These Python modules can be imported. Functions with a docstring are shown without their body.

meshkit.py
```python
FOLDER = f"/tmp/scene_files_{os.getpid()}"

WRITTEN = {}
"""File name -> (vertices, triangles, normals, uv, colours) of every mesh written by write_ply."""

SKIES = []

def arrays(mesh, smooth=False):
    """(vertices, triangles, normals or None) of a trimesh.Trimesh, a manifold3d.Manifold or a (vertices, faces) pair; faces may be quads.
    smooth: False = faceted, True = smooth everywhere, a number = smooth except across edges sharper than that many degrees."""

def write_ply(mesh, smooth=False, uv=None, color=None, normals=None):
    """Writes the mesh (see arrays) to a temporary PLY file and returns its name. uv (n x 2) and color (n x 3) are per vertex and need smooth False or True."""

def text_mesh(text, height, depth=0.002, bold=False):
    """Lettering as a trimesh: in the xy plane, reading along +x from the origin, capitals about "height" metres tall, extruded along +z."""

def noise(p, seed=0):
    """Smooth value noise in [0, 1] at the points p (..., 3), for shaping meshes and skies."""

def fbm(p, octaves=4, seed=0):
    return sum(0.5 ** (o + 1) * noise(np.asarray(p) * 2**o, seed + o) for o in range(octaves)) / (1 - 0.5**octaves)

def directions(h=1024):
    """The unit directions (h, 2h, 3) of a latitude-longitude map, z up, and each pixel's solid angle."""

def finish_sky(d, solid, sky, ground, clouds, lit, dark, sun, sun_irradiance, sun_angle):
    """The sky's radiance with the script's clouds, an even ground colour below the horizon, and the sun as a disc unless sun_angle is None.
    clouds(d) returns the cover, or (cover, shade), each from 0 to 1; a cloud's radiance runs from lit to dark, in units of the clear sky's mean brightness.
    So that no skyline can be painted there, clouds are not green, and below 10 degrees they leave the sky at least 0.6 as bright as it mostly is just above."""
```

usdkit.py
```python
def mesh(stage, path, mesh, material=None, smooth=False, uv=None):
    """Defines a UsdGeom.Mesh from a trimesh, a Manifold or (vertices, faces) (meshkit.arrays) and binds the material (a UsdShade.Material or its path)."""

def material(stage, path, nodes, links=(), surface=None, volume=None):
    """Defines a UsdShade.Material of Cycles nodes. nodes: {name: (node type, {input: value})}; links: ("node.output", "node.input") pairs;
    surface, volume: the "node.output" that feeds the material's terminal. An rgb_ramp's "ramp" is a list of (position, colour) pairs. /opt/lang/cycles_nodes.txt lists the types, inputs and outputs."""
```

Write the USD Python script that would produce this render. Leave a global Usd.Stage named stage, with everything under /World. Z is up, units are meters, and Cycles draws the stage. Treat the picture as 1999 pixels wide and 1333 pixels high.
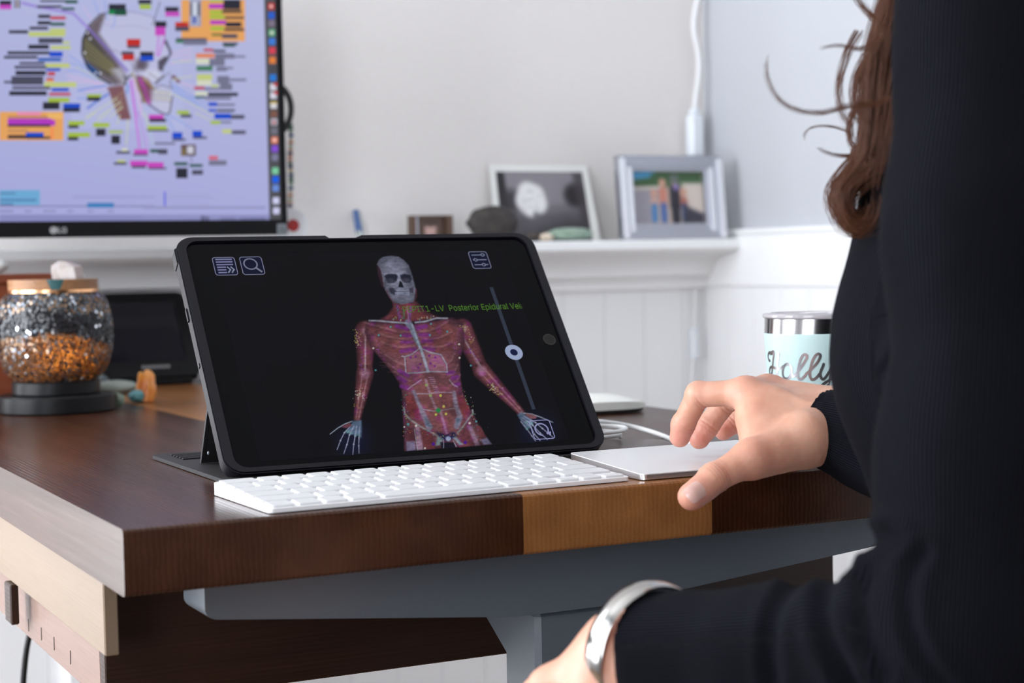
import math, random
import numpy as np, trimesh
from shapely.geometry import Polygon, LineString, Point, box as sbox
from shapely import affinity
import manifold3d as m3
import usdkit, meshkit
from pxr import Usd, UsdGeom, UsdLux, UsdShade, Gf, Sdf, Vt

stage = Usd.Stage.CreateInMemory()
UsdGeom.SetStageUpAxis(stage, UsdGeom.Tokens.z)
UsdGeom.SetStageMetersPerUnit(stage, 1.0)
stage.SetDefaultPrim(UsdGeom.Xform.Define(stage, '/World').GetPrim())
UsdGeom.Scope.Define(stage, '/World/Looks')
rng = np.random.default_rng(7)

# ------------------------------------------------------------------ camera, sky, lights, exposure
# table top is z = 0, its front left corner the origin, x to the right along its front end, y towards the wall
EYE = np.array([-0.26832, -1.07541, 0.16387])
YAW, PITCH, ROLL, FPX = 0.4678435, -0.0471271, -0.0201190, 3396.915
_f = np.array([math.sin(YAW) * math.cos(PITCH), math.cos(YAW) * math.cos(PITCH), math.sin(PITCH)])
_r = np.array([math.cos(YAW), -math.sin(YAW), 0]); _u = np.cross(_r, _f)
CR = math.cos(ROLL) * _r + math.sin(ROLL) * _u
CU = -math.sin(ROLL) * _r + math.cos(ROLL) * _u
CF = _f
cam = UsdGeom.Camera.Define(stage, '/World/camera')
cam.CreateHorizontalApertureAttr(36.0); cam.CreateVerticalApertureAttr(36.0 * 1333 / 1999)
cam.CreateFocalLengthAttr(36.0 * FPX / 1999)
cam.CreateClippingRangeAttr(Gf.Vec2f(0.05, 60))
cam.CreateFStopAttr(6.7); cam.CreateFocusDistanceAttr(1.36)
EXPOSURE = 0.12
cam.CreateExposureAttr(EXPOSURE)
cam.AddTransformOp().Set(Gf.Matrix4d(*CR, 0, *CU, 0, *(-CF), 0, *EYE, 1))

sky = UsdLux.DomeLight.Define(stage, '/World/sky_light')
sky.CreateIntensityAttr(0.6); sky.CreateColorAttr(Gf.Vec3f(0.80, 0.90, 1.0))

WX, WY, FZ, CZ = 1.366, 1.42, -0.74, 1.75        # right wall, back wall, floor, ceiling
LX, NY = -1.35, -3.6                              # left wall with the window, near wall
WIN = (-0.05, 1.22, -0.38, 1.35)                  # window opening in the left wall: y0, y1, z0, z1
WIN2 = (-2.35, -1.00, -0.30, 1.40)                # second window of the left wall, behind the camera: y0, y1, z0, z1
WIN3 = (-1.25, -0.46, -0.38, 1.35)                # window opening in the back wall, left of the desk

def rect_light(name, pos, xdir, ydir, w, h, power, color):
    l = UsdLux.RectLight.Define(stage, '/World/' + name)
    l.CreateWidthAttr(w); l.CreateHeightAttr(h); l.CreateIntensityAttr(power); l.CreateColorAttr(Gf.Vec3f(*color))
    xd, yd = np.array(xdir, float), np.array(ydir, float); zd = np.cross(xd, yd)   # it shines along -z
    l.AddTransformOp().Set(Gf.Matrix4d(*xd, 0, *yd, 0, *zd, 0, *pos, 1))
    return l
rect_light('window_daylight', (LX - 0.16, (WIN[0] + WIN[1]) / 2, (WIN[2] + WIN[3]) / 2), (0, -1, 0), (0, 0, 1), WIN[1] - WIN[0], WIN[3] - WIN[2], 9.5, (0.93, 0.96, 1.0))
rect_light('rear_window_daylight', (LX - 0.16, (WIN2[0] + WIN2[1]) / 2, (WIN2[2] + WIN2[3]) / 2), (0, -1, 0), (0, 0, 1), WIN2[1] - WIN2[0], WIN2[3] - WIN2[2], 6.5, (0.93, 0.96, 1.0))
rect_light('corner_window_daylight', ((WIN3[0] + WIN3[1]) / 2, WY + 0.16, (WIN3[2] + WIN3[3]) / 2), (-1, 0, 0), (0, 0, 1), WIN3[1] - WIN3[0], WIN3[3] - WIN3[2], 8.0, (0.93, 0.96, 1.0))

# ------------------------------------------------------------------ helpers
def ray(x, y): return CR * ((x - 999.5) / FPX) - CU * ((y - 666.5) / FPX) + CF
def pc(x, y, d): return EYE + ray(x, y) * d
def on_y(x, y, Y): r = ray(x, y); return EYE + r * (Y - EYE[1]) / r[1]
def on_x(x, y, X): r = ray(x, y); return EYE + r * (X - EYE[0]) / r[0]
def on_z(x, y, Z=0.0): r = ray(x, y); return EYE + r * (Z - EYE[2]) / r[2]
def proj(P):
    q = np.asarray(P, float) - EYE; z = q @ CF
    return np.stack([999.5 + FPX * (q @ CR) / z, 666.5 - FPX * (q @ CU) / z], -1)
def lin(*c):
    c = np.asarray(c, float) / 255.0
    return np.where(c <= 0.04045, c / 12.92, ((c + 0.055) / 1.055) ** 2.4)

used, where = {}, {}
def numbered(path):
    n = used.get(path, 0); used[path] = n + 1
    return path if n == 0 else f'{path}_{n:03d}'
def tag(p, label=None, cat=None, group=None, kind=None):
    p = p.GetPrim() if hasattr(p, 'GetPrim') else p
    for k, v in (('label', label), ('category', cat), ('group', group), ('kind', kind)):
        if v: p.SetCustomDataByKey(k, v)
    return p
def thing(name, label=None, cat=None, loc=(0, 0, 0), rotz=0.0, group=None, kind=None):
    path = numbered('/World/' + name)
    x = UsdGeom.Xform.Define(stage, path)
    x.AddTranslateOp().Set(Gf.Vec3d(*map(float, loc))); x.AddRotateZOp().Set(float(math.degrees(rotz)))
    where[path] = (np.array(loc, float), rotz)
    return tag(x, label, cat, group, kind)
def to_local(v, path):
    top = '/'.join(path.split('/')[:3])
    if top not in where: return v
    loc, a = where[top]; c, s = math.cos(a), math.sin(a)
    return (np.asarray(v) - loc) @ np.array([[c, -s, 0], [s, c, 0], [0, 0, 1]])
def arr(m):
    v, f, _ = meshkit.arrays(m, False); return v, f
def obj(name, m, mat, parent=None, smooth=False, col=None, label=None, cat=None, group=None, kind=None, local=False):
    """one Mesh prim; the mesh is given in world coordinates unless local"""
    base = parent.GetPath().pathString if parent is not None else '/World'
    path = numbered(base + '/' + name)
    v, f = arr(m)
    if parent is not None and not local: v = to_local(v, path)
    if col is not None: smooth = False
    p = usdkit.mesh(stage, path, (v, f), '/World/Looks/' + mat, smooth=smooth)
    if col is not None:
        UsdGeom.PrimvarsAPI(p).CreatePrimvar('col', Sdf.ValueTypeNames.Color3fArray, 'vertex').Set(Vt.Vec3fArray.FromNumpy(np.asarray(col, np.float32)))
    tag(p, label, cat, group, kind)
    return p.GetPrim()
def cat_(ms):
    vs, fs, n = [], [], 0
    for m in ms:
        v, f = arr(m); vs.append(v); fs.append(f + n); n += len(v)
    return np.vstack(vs), np.vstack(fs)
def bx(x0, x1, y0, y1, z0, z1, b=0.0):
    """box, its edges chamfered by b"""
    if b <= 0:
        m = trimesh.creation.box([x1 - x0, y1 - y0, z1 - z0]); m.apply_translation([(x0 + x1) / 2, (y0 + y1) / 2, (z0 + z1) / 2]); return arr(m)
    P = []
    for sx in (0, 1):
        for sy in (0, 1):
            for sz in (0, 1):
                c = np.array([[x0, x1][sx], [y0, y1][sy], [z0, z1][sz]])
                s = np.array([1 - 2 * sx, 1 - 2 * sy, 1 - 2 * sz]) * b
                for k in range(3):
                    o = s.copy(); o[k] = 0; P.append(c + o)
    return arr(m3.Manifold.hull_points(np.array(P)))
def move(m, R=None, t=(0, 0, 0)):
    v, f = arr(m)
    if R is not None: v = v @ np.asarray(R).T
    return v + np.asarray(t), f
def rz(a): c, s = math.cos(a), math.sin(a); return np.array([[c, -s, 0], [s, c, 0], [0, 0, 1]])
def rxm(a): c, s = math.cos(a), math.sin(a); return np.array([[1, 0, 0], [0, c, -s], [0, s, c]])
def prism(poly, h, z=0.0):
    """extrudes a shapely polygon along +z"""
    gs = list(getattr(poly, 'geoms', [poly])); out = []
    for g in gs:
        if g.is_empty or g.area <= 0: continue
        m = trimesh.creation.extrude_polygon(g, h, engine='earcut'); m.apply_translation([0, 0, z]); out.append(m)
    return cat_(out)
def plane_map(m, o, u, v, n):
    vv, f = arr(m)
    return np.asarray(o) + vv[:, :1] * u + vv[:, 1:2] * v + vv[:, 2:3] * n, f
def tube(pts, r, n=10, closed=False):
    p = np.asarray(pts, float); k = len(p); r = np.broadcast_to(np.asarray(r, float), (k,))
    t = np.gradient(p, axis=0)
    if closed: t = np.roll(p, -1, 0) - np.roll(p, 1, 0)
    t /= np.linalg.norm(t, axis=1, keepdims=True)
    a = np.array([0, 0, 1.0]) if abs(t[0][2]) < 0.9 else np.array([1.0, 0, 0])
    N = [np.cross(t[0], a)]; N[0] /= np.linalg.norm(N[0])
    for i in range(1, k):
        w = N[-1] - t[i] * (N[-1] @ t[i]); N.append(w / np.linalg.norm(w))
    N = np.array(N); B = np.cross(t, N); ang = np.arange(n) * 2 * np.pi / n
    V = p[:, None] + r[:, None, None] * (np.cos(ang)[None, :, None] * N[:, None] + np.sin(ang)[None, :, None] * B[:, None])
    V = V.reshape(-1, 3); F = []
    for i in range(k if closed else k - 1):
        j = (i + 1) % k
        for q in range(n):
            a_, b_, c_, d_ = i * n + q, i * n + (q + 1) % n, j * n + (q + 1) % n, j * n + q
            F += [[a_, b_, c_], [a_, c_, d_]]
    if not closed:
        V = np.vstack([V, p[0], p[-1]]); e = len(V)
        for q in range(n):
            F += [[e - 2, (q + 1) % n, q], [e - 1, (k - 1) * n + q, (k - 1) * n + (q + 1) % n]]
    return V, np.array(F)
def spline(pts, n=60):
    from scipy.interpolate import CubicSpline
    p = np.asarray(pts, float); s = np.r_[0, np.cumsum(np.linalg.norm(np.diff(p, axis=0), axis=1))]
    return CubicSpline(s, p)(np.linspace(0, s[-1], n))
def lathe(profile, n=64, center=(0, 0)):
    """surface of revolution of (r, z) pairs about a vertical axis"""
    pr = np.asarray(profile, float); k = len(pr); a = np.arange(n) * 2 * np.pi / n
    V = np.stack([center[0] + pr[:, :1] * np.cos(a), center[1] + pr[:, :1] * np.sin(a), np.repeat(pr[:, 1:], n, 1)], -1).reshape(-1, 3)
    F = []
    for i in range(k - 1):
        for q in range(n):
            a_, b_, c_, d_ = i * n + q, i * n + (q + 1) % n, (i + 1) * n + (q + 1) % n, (i + 1) * n + q
            if pr[i, 0] > 1e-9: F.append([a_, b_, c_])
            if pr[i + 1, 0] > 1e-9: F.append([a_, c_, d_])
    return V, np.array(F)
def rrect(x0, y0, x1, y1, r, q=8):
    return sbox(x0 + r, y0 + r, x1 - r, y1 - r).buffer(r, quad_segs=q)
def pebble(c, rad, rot=0.0, seed=0, rough=0.25, facets=None, sub=3, fr=2.2):
    """a stone: noisy ellipsoid resting on z = c[2]; with facets it is a hull of random points (a crystal)"""
    r = np.random.default_rng(seed)
    if facets:
        d = r.normal(size=(facets, 3)); d /= np.linalg.norm(d, axis=1, keepdims=True)
        v, f = arr(m3.Manifold.hull_points(d))
    else:
        m = trimesh.creation.icosphere(sub); v, f = np.array(m.vertices), np.array(m.faces)
        v = v * (1 + rough * (meshkit.fbm(v * fr + 7.3 * seed + 20, 3, seed) - 0.5)[:, None] * 2)
    v = v * np.asarray(rad) @ rz(rot).T
    v[:, 2] -= v[:, 2].min()
    return v + np.asarray(c), f

# ------------------------------------------------------------------ materials
def M(name, base=(0.5, 0.5, 0.5), rough=0.5, **kw):
    p = {'base_color': tuple(base), 'roughness': rough}; p.update(kw)
    usdkit.material(stage, '/World/Looks/' + name, {'p': ('principled_bsdf', p)}, [], surface='p.BSDF')
def M_noise(name, c0, c1, scale=(5, 5, 5), rough=0.5, detail=4, bump=0.0, lo=0.3, hi=0.7, dist=0.0, space='geo', bdist=0.002, nrough=0.55, **kw):
    p = {'roughness': rough}; p.update(kw)
    nodes = {'g': ('geometry', {}) if space == 'geo' else ('texture_coordinate', {}),
             'm': ('mapping', {'scale': scale}), 'n': ('noise_texture', {'scale': 1.0, 'detail': float(detail), 'roughness': nrough, 'distortion': dist}),
             'r': ('rgb_ramp', {'ramp': [(0.0, c0), (lo, c0), (hi, c1), (1.0, c1)]}), 'p': ('principled_bsdf', p)}
    links = [('g.position' if space == 'geo' else 'g.object', 'm.vector'), ('m.vector', 'n.vector'), ('n.fac', 'r.fac'), ('r.color', 'p.base_color')]
    if bump:
        nodes['b'] = ('bump', {'strength': bump, 'distance': bdist}); links += [('n.fac', 'b.height'), ('b.normal', 'p.normal')]
    usdkit.material(stage, '/World/Looks/' + name, nodes, links, surface='p.BSDF')
def M_col(name, emit=0.0, rough=0.5, diffuse=True, **kw):
    """colour from the mesh's own primvar: prints and screens"""
    p = {'roughness': rough}; p.update(kw); links = []
    if emit: p['emission_strength'] = emit; p['base_color'] = (0.001, 0.001, 0.001); links.append(('a.color', 'p.emission_color'))
    if diffuse and not emit: links.append(('a.color', 'p.base_color'))
    usdkit.material(stage, '/World/Looks/' + name, {'a': ('attribute', {'attribute': 'col'}), 'p': ('principled_bsdf', p)}, links, surface='p.BSDF')
def M_wood(name, dark, mid, light, axis='y', rough=0.25, ring=82.0, coat=0.0, spec=0.28, tilt=0.0):
    """long grain with growth rings: fine fibres stretched along an axis over broad bands"""
    long_ = {'x': (1.2, 30, 30), 'y': (30, 1.2, 30), 'z': (30, 30, 1.2)}[axis]
    fine_ = {'x': (9, 700, 700), 'y': (700, 9, 700), 'z': (700, 700, 9)}[axis]
    wv = {'x': (1.5, ring, ring), 'y': (ring, 1.5, ring), 'z': (ring, ring, 1.5)}[axis]
    nodes = {'g': ('geometry', {}), 'm1': ('mapping', {'scale': long_}), 'm2': ('mapping', {'scale': fine_}), 'm3': ('mapping', {'scale': wv, 'rotation': (0.0, tilt, 0.0)}),
             'n1': ('noise_texture', {'scale': 1.0, 'detail': 3.0}), 'n2': ('noise_texture', {'scale': 1.0, 'detail': 2.0}),
             'w': ('wave_texture', {'scale': 1.0, 'distortion': 4.5, 'detail': 3.0, 'detail_scale': 0.8, 'bands_direction': 'x' if axis != 'x' else 'z'}),
             'a': ('mix_float', {'fac': 0.12}), 'mr': ('map_range', {'from_min': 0.25, 'from_max': 0.75, 'to_min': rough - 0.02, 'to_max': rough + 0.06}), 'wr': ('mix_float', {'fac': 0.5}), 'b': ('mix_float', {'fac': 0.38}),
             'r': ('rgb_ramp', {'ramp': [(0.0, dark), (0.3, dark), (0.52, mid), (0.78, light), (1.0, light)]}),
             'bp': ('bump', {'strength': 0.08, 'distance': 0.0006}), 'p': ('principled_bsdf', {'roughness': rough, 'coat_weight': coat, 'coat_roughness': 0.12, 'specular_ior_level': spec})}
    links = [('g.position', 'm1.vector'), ('g.position', 'm2.vector'), ('g.position', 'm3.vector'), ('m1.vector', 'n1.vector'), ('m2.vector', 'n2.vector'), ('m3.vector', 'w.vector'),
             ('n1.fac', 'a.a'), ('w.fac', 'a.b'), ('a.result', 'b.a'), ('n2.fac', 'b.b'), ('b.result', 'r.fac'), ('r.color', 'p.base_color'), ('n2.fac', 'bp.height'), ('bp.normal', 'p.normal'), ('w.fac', 'wr.a'), ('n1.fac', 'wr.b'), ('wr.result', 'mr.value'), ('mr.result', 'p.roughness')]
    usdkit.material(stage, '/World/Looks/' + name, nodes, links, surface='p.BSDF')

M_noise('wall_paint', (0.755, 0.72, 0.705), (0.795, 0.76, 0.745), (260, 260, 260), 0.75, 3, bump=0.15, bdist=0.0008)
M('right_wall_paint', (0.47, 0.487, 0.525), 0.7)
M('front_wall_paint', (0.42, 0.40, 0.38), 0.8)
M('white_trim', (0.86, 0.868, 0.885), 0.42)
M('ceiling_white', (0.8, 0.8, 0.79), 0.9)
M_wood('floor_wood', (0.16, 0.09, 0.05), (0.22, 0.13, 0.07), (0.28, 0.17, 0.1), 'x', 0.45)
M_wood('walnut_dark', (0.024, 0.0078, 0.0034), (0.043, 0.0140, 0.0058), (0.078, 0.028, 0.011), 'y', 0.23)
M_wood('walnut_light', (0.17, 0.066, 0.020), (0.235, 0.095, 0.030), (0.31, 0.135, 0.046), 'y', 0.26)
M_wood('apron_wood', (0.016, 0.0065, 0.004), (0.026, 0.0105, 0.006), (0.042, 0.017, 0.0095), 'x', 0.38)
M_wood('panel_wood', (0.17, 0.105, 0.085), (0.215, 0.138, 0.112), (0.255, 0.17, 0.137), 'y', 0.33)
M_wood('pine', (0.19, 0.137, 0.093), (0.22, 0.160, 0.112), (0.24, 0.18, 0.13), 'y', 0.5, ring=16)
M_noise('steel_grey', (0.092, 0.108, 0.128), (0.100, 0.116, 0.136), (400, 400, 400), 0.38, 2, bump=0.05, bdist=0.0005, specular_ior_level=0.4)
M('black_plastic', (0.007, 0.007, 0.008), 0.42, specular_ior_level=0.25)
M('case_rubber', (0.0055, 0.0052, 0.0085), 0.38, specular_ior_level=0.22)
M('case_fabric', (0.012, 0.011, 0.012), 0.6, specular_ior_level=0.3)
M('screen_glass', (0.002, 0.002, 0.003), 0.06, specular_ior_level=0.07)
M_col('tablet_screen', 0.92, 0.08, specular_ior_level=0.045)
M_col('monitor_screen', 0.96, 0.35, specular_ior_level=0.15)
M_col('photo_print', 0.0, 0.35)
M('home_button', (0.012, 0.010, 0.009), 0.4, specular_ior_level=0.2)
M('home_ring', (0.030, 0.025, 0.022), 0.4, metallic=0.3)
M('key_white', (0.64, 0.64, 0.655), 0.38)
M('aluminium', (0.80, 0.80, 0.82), 0.28, metallic=0.9)
M('aluminium_soft', (0.80, 0.80, 0.82), 0.4, metallic=0.1)
M('trackpad_white', (0.70, 0.70, 0.715), 0.22)
M('monitor_bezel', (0.004, 0.004, 0.005), 0.45, specular_ior_level=0.18)
M('logo_grey', (0.33, 0.33, 0.34), 0.5)
M('sticker_grey', (0.17, 0.19, 0.21), 0.5)
M('sticker_line', (0.06, 0.07, 0.08), 0.5)

# ------------------------------------------------------------------ the room
def struct(name, m, mat, parent=None, smooth=False):
    return obj(name, m, mat, parent, smooth, kind=None if parent is not None else 'structure')
T = 0.12
struct('floor', bx(LX - T, WX + T, NY - T, WY + T, FZ - 0.1, FZ), 'floor_wood')
struct('ceiling', bx(LX - T, WX + T, NY - T, WY + T, CZ, CZ + 0.1), 'ceiling_white')
def holed(axis, c0, c1, a0, a1, z0, z1, hole):
    h0, h1, hz0, hz1 = hole; R = []
    for (p0, p1, q0, q1) in ((a0, h0, z0, z1), (h1, a1, z0, z1), (h0, h1, z0, hz0), (h0, h1, hz1, z1)):
        R.append(bx(c0, c1, p0, p1, q0, q1) if axis == 'x' else bx(p0, p1, c0, c1, q0, q1))
    return cat_(R)
wb = thing('wall_back', kind='structure')
obj('plaster', holed('y', WY, WY + T, LX - T, WX + T, FZ, CZ, WIN3), 'wall_paint', wb)
x = -0.22
while x < WX - 0.01:                                  # tongue and groove wainscot, each board its own piece
    x1 = min(x + 0.0765, WX)
    obj('board', bx(x + 0.0004, x1 - 0.0004, WY - 0.012, WY + 0.001, FZ + 0.12, 0.115, 0.0006), 'white_trim', wb); x = x1
wr = thing('wall_right', kind='structure')
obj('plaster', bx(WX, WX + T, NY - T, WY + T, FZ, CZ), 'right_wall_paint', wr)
y = WY
while y > -0.45:
    obj('board', bx(WX - 0.012, WX + 0.001, y - 0.0761, y - 0.0004, FZ + 0.12, 0.112, 0.0006), 'white_trim', wr); y -= 0.0765
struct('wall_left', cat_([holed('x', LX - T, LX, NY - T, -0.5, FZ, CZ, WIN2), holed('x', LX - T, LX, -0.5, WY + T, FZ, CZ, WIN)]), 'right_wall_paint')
struct('wall_front', bx(LX - T, WX + T, NY - T, NY, FZ, CZ), 'front_wall_paint')
def window(n, axis, c, a0, a1, z0, z1):
    w = thing(f'window_{n}', kind='structure')
    def b(p0, p1, q0, q1, d=0.03): return bx(c - d, c + d, p0, p1, q0, q1, 0.003) if axis == 'x' else bx(p0, p1, c - d, c + d, q0, q1, 0.003)
    t = 0.035
    obj('window_frame', cat_([b(a0, a0 + t, z0, z1), b(a1 - t, a1, z0, z1), b(a0 + t, a1 - t, z0, z0 + t), b(a0 + t, a1 - t, z1 - t, z1)]), 'white_trim', w)
    mid = (a0 + a1) / 2
    obj('mullion', b(mid - 0.015, mid + 0.015, z0 + t, z1 - t, 0.02), 'white_trim', w)
window(1, 'x', LX - 0.06, *WIN)
window(2, 'x', LX - 0.06, *WIN2)
window(3, 'y', WY + 0.06, *WIN3)
struct('baseboard_back', bx(LX, WX, WY - 0.018, WY, FZ, FZ + 0.12, 0.003), 'white_trim')
struct('baseboard_right', bx(WX - 0.018, WX, NY, WY - 0.018, FZ, FZ + 0.12, 0.003), 'white_trim')
# the picture ledge on the back wall: a lip over a cove moulding, running out against the right wall
LIPY, LTOP = 1.292, 0.1905
def ledge_profile():
    s = [(WY, 0.108), (WY - 0.020, 0.108), (WY - 0.024, 0.113), (WY - 0.024, 0.120)]
    for t in np.linspace(0, 1, 5): s.append((WY - 0.026 - 0.016 * t, 0.122 + 0.010 * t ** 0.6))
    for t in np.linspace(0, 1, 12):
        a = t * np.pi / 2; s.append((WY - 0.044 - 0.066 * (1 - math.cos(a)), 0.133 + 0.036 * math.sin(a)))
    s += [(LIPY + 0.012, 0.1715), (LIPY + 0.010, 0.1735), (LIPY + 0.003, 0.1740), (LIPY, 0.1765), (LIPY, 0.1875), (LIPY + 0.003, LTOP), (WY, LTOP)]
    return s
def extrude_x(prof, x0, x1):
    p = Polygon(prof); v, f = prism(p, x1 - x0)
    return np.stack([v[:, 2] + x0, v[:, 0], v[:, 1]], -1), f
struct('trim_1', extrude_x(ledge_profile(), -0.40, WX), 'white_trim')
# cap rail and lower rail of the right wall's wainscot
struct('trim_2', cat_([bx(WX - 0.016, WX, -1.2, WY, 0.112, 0.196, 0.002), bx(WX - 0.019, WX, -1.2, LIPY + 0.05, 0.196, 0.2055, 0.003)]), 'white_trim')
struct('trim_3', bx(0.262, 0.315, WY - 0.03, WY - 0.012, FZ + 0.12, 0.108, 0.003), 'white_trim')

# ------------------------------------------------------------------ the table
desk = thing('standing_desk', 'dark walnut standing desk with a pale centre plank and grey steel frame', 'desk', (0.36, 0.7, FZ))
TH, DL, DW = 0.0430, 1.395, 0.722
def plank(xa0, xa1, xb0, xb1, round_l=0.0, round_r=0.0):
    """a plank from the front end (y = 0) to the back; rounded top edge at the front"""
    P = []
    e = 0.0035
    for yy, xx0, xx1 in ((0, xa0, xa1), (DL, xb0, xb1)):
        s = 1 if yy == 0 else -1
        for a in np.linspace(0, np.pi / 2, 4):
            for xx in (xx0, xx1):
                P.append((xx, yy + s * e * (1 - math.cos(a)), -e + e * math.sin(a)))
                P.append((xx, yy + s * e * (1 - math.cos(a)), -TH + e - e * math.sin(a)))
    v, f = arr(m3.Manifold.hull_points(np.array(P)))
    return v, f
g = 0.00025
obj('plank', plank(0, 0.281 - g, 0, 0.252 - g), 'walnut_dark', desk, 25)
obj('plank', plank(0.281 + g, 0.438 - g, 0.252 + g, 0.425 - g), 'walnut_light', desk, 25, label='pale honey coloured centre plank of the table top')
obj('plank', plank(0.438 + g, DW, 0.425 + g, DW), 'walnut_dark', desk, 25)
obj('side_board', bx(0.020, 0.0305, 0.142, 1.25, -0.1105, -TH, 0.001), 'pine', desk, label='raw pine board under the left edge')
obj('apron_front', bx(0.0335, 0.700, 0.200, 0.216, -0.1615, -TH, 0.001), 'apron_wood', desk)
obj('apron_side', bx(0.0335, 0.0495, 0.216, 1.1, -0.1615, -TH, 0.001), 'panel_wood', desk)
obj('apron_side', bx(0.684, 0.700, 0.216, 1.1, -0.1615, -TH, 0.001), 'panel_wood', desk)
obj('batten', bx(0.0158, 0.0232, 0.466, 0.492, -0.146, -0.1108, 0.0012), 'apron_wood', desk)
for (px_, py_) in ((56, 1220), (81, 1237), (106, 1256), (138, 1283)):
    p = on_x(px_, py_, 0.0335)
    obj('staple', bx(0.0331, 0.0337, p[1] - 0.0006, p[1] + 0.0006, p[2] - 0.0055, p[2] + 0.0055), 'black_plastic', desk)
def beam(y0, y1):
    s = [(0.066, -TH - 0.0002), (0.656, -TH - 0.0002)]
    s += [(0.656, -0.066)] + [(0.646 + 0.010 * math.cos(a), -0.066 - 0.008 * math.sin(a)) for a in np.linspace(0.2, np.pi / 2, 5)]
    s += [(0.400, -0.0955), (0.385, -0.097), (0.300, -0.097), (0.285, -0.0955)]
    s += [(0.076 - 0.010 * math.sin(a), -0.066 - 0.008 * math.cos(a)) for a in np.linspace(0, np.pi / 2 - 0.2, 5)] + [(0.066, -0.066)]
    v, f = prism(Polygon(s), y1 - y0)
    return np.stack([v[:, 0], v[:, 2] + y0, v[:, 1]], -1), f
for (yb, yc) in ((0.050, 0.058), (1.29, 1.22)):
    obj('top_bar', beam(yb, yb + 0.05), 'steel_grey', desk)
    col = cat_([bx(0.320, 0.402, yc, yc + 0.055, FZ + 0.46, -0.0975, 0.004), bx(0.3245, 0.3975, yc + 0.005, yc + 0.05, FZ + 0.05, FZ + 0.5, 0.003)])
    obj('column', col, 'steel_grey', desk)
    obj('foot', bx(0.03, 0.69, yc - 0.008, yc + 0.063, FZ, FZ + 0.05, 0.006), 'steel_grey', desk)
gus = prism(Polygon([(0.1128, -0.138), (0.1128, -0.0975), (0.165, -0.0975), (0.147, -0.117)]), 0.004)
for xx in (0.322, 0.396):
    v, f = gus; obj('gusset', (np.stack([v[:, 2] + xx, v[:, 0], v[:, 1]], -1), f), 'steel_grey', desk)
for xx in (0.335, 0.375):
    obj('side_rail', bx(xx - 0.008, xx + 0.008, 0.10, 1.29, -0.074, -TH - 0.0002, 0.002), 'steel_grey', desk)
cb = spline([on_y(62, 1225, 0.75), on_y(55, 1250, 0.75), on_y(48, 1300, 0.75), on_y(44, 1360, 0.75), (0.11, 0.75, -0.5), (0.16, 0.74, FZ + 0.004)], 50)
cb = np.vstack([[cb[0] + [0.0, 0, 0.05], cb[0] + [0.0, 0, 0.02]], cb])
obj('power_cable', tube(cb, 0.0032, 8), 'black_plastic', None, True, label='black cable hanging down under the left side of the desk', cat='cable')

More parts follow.
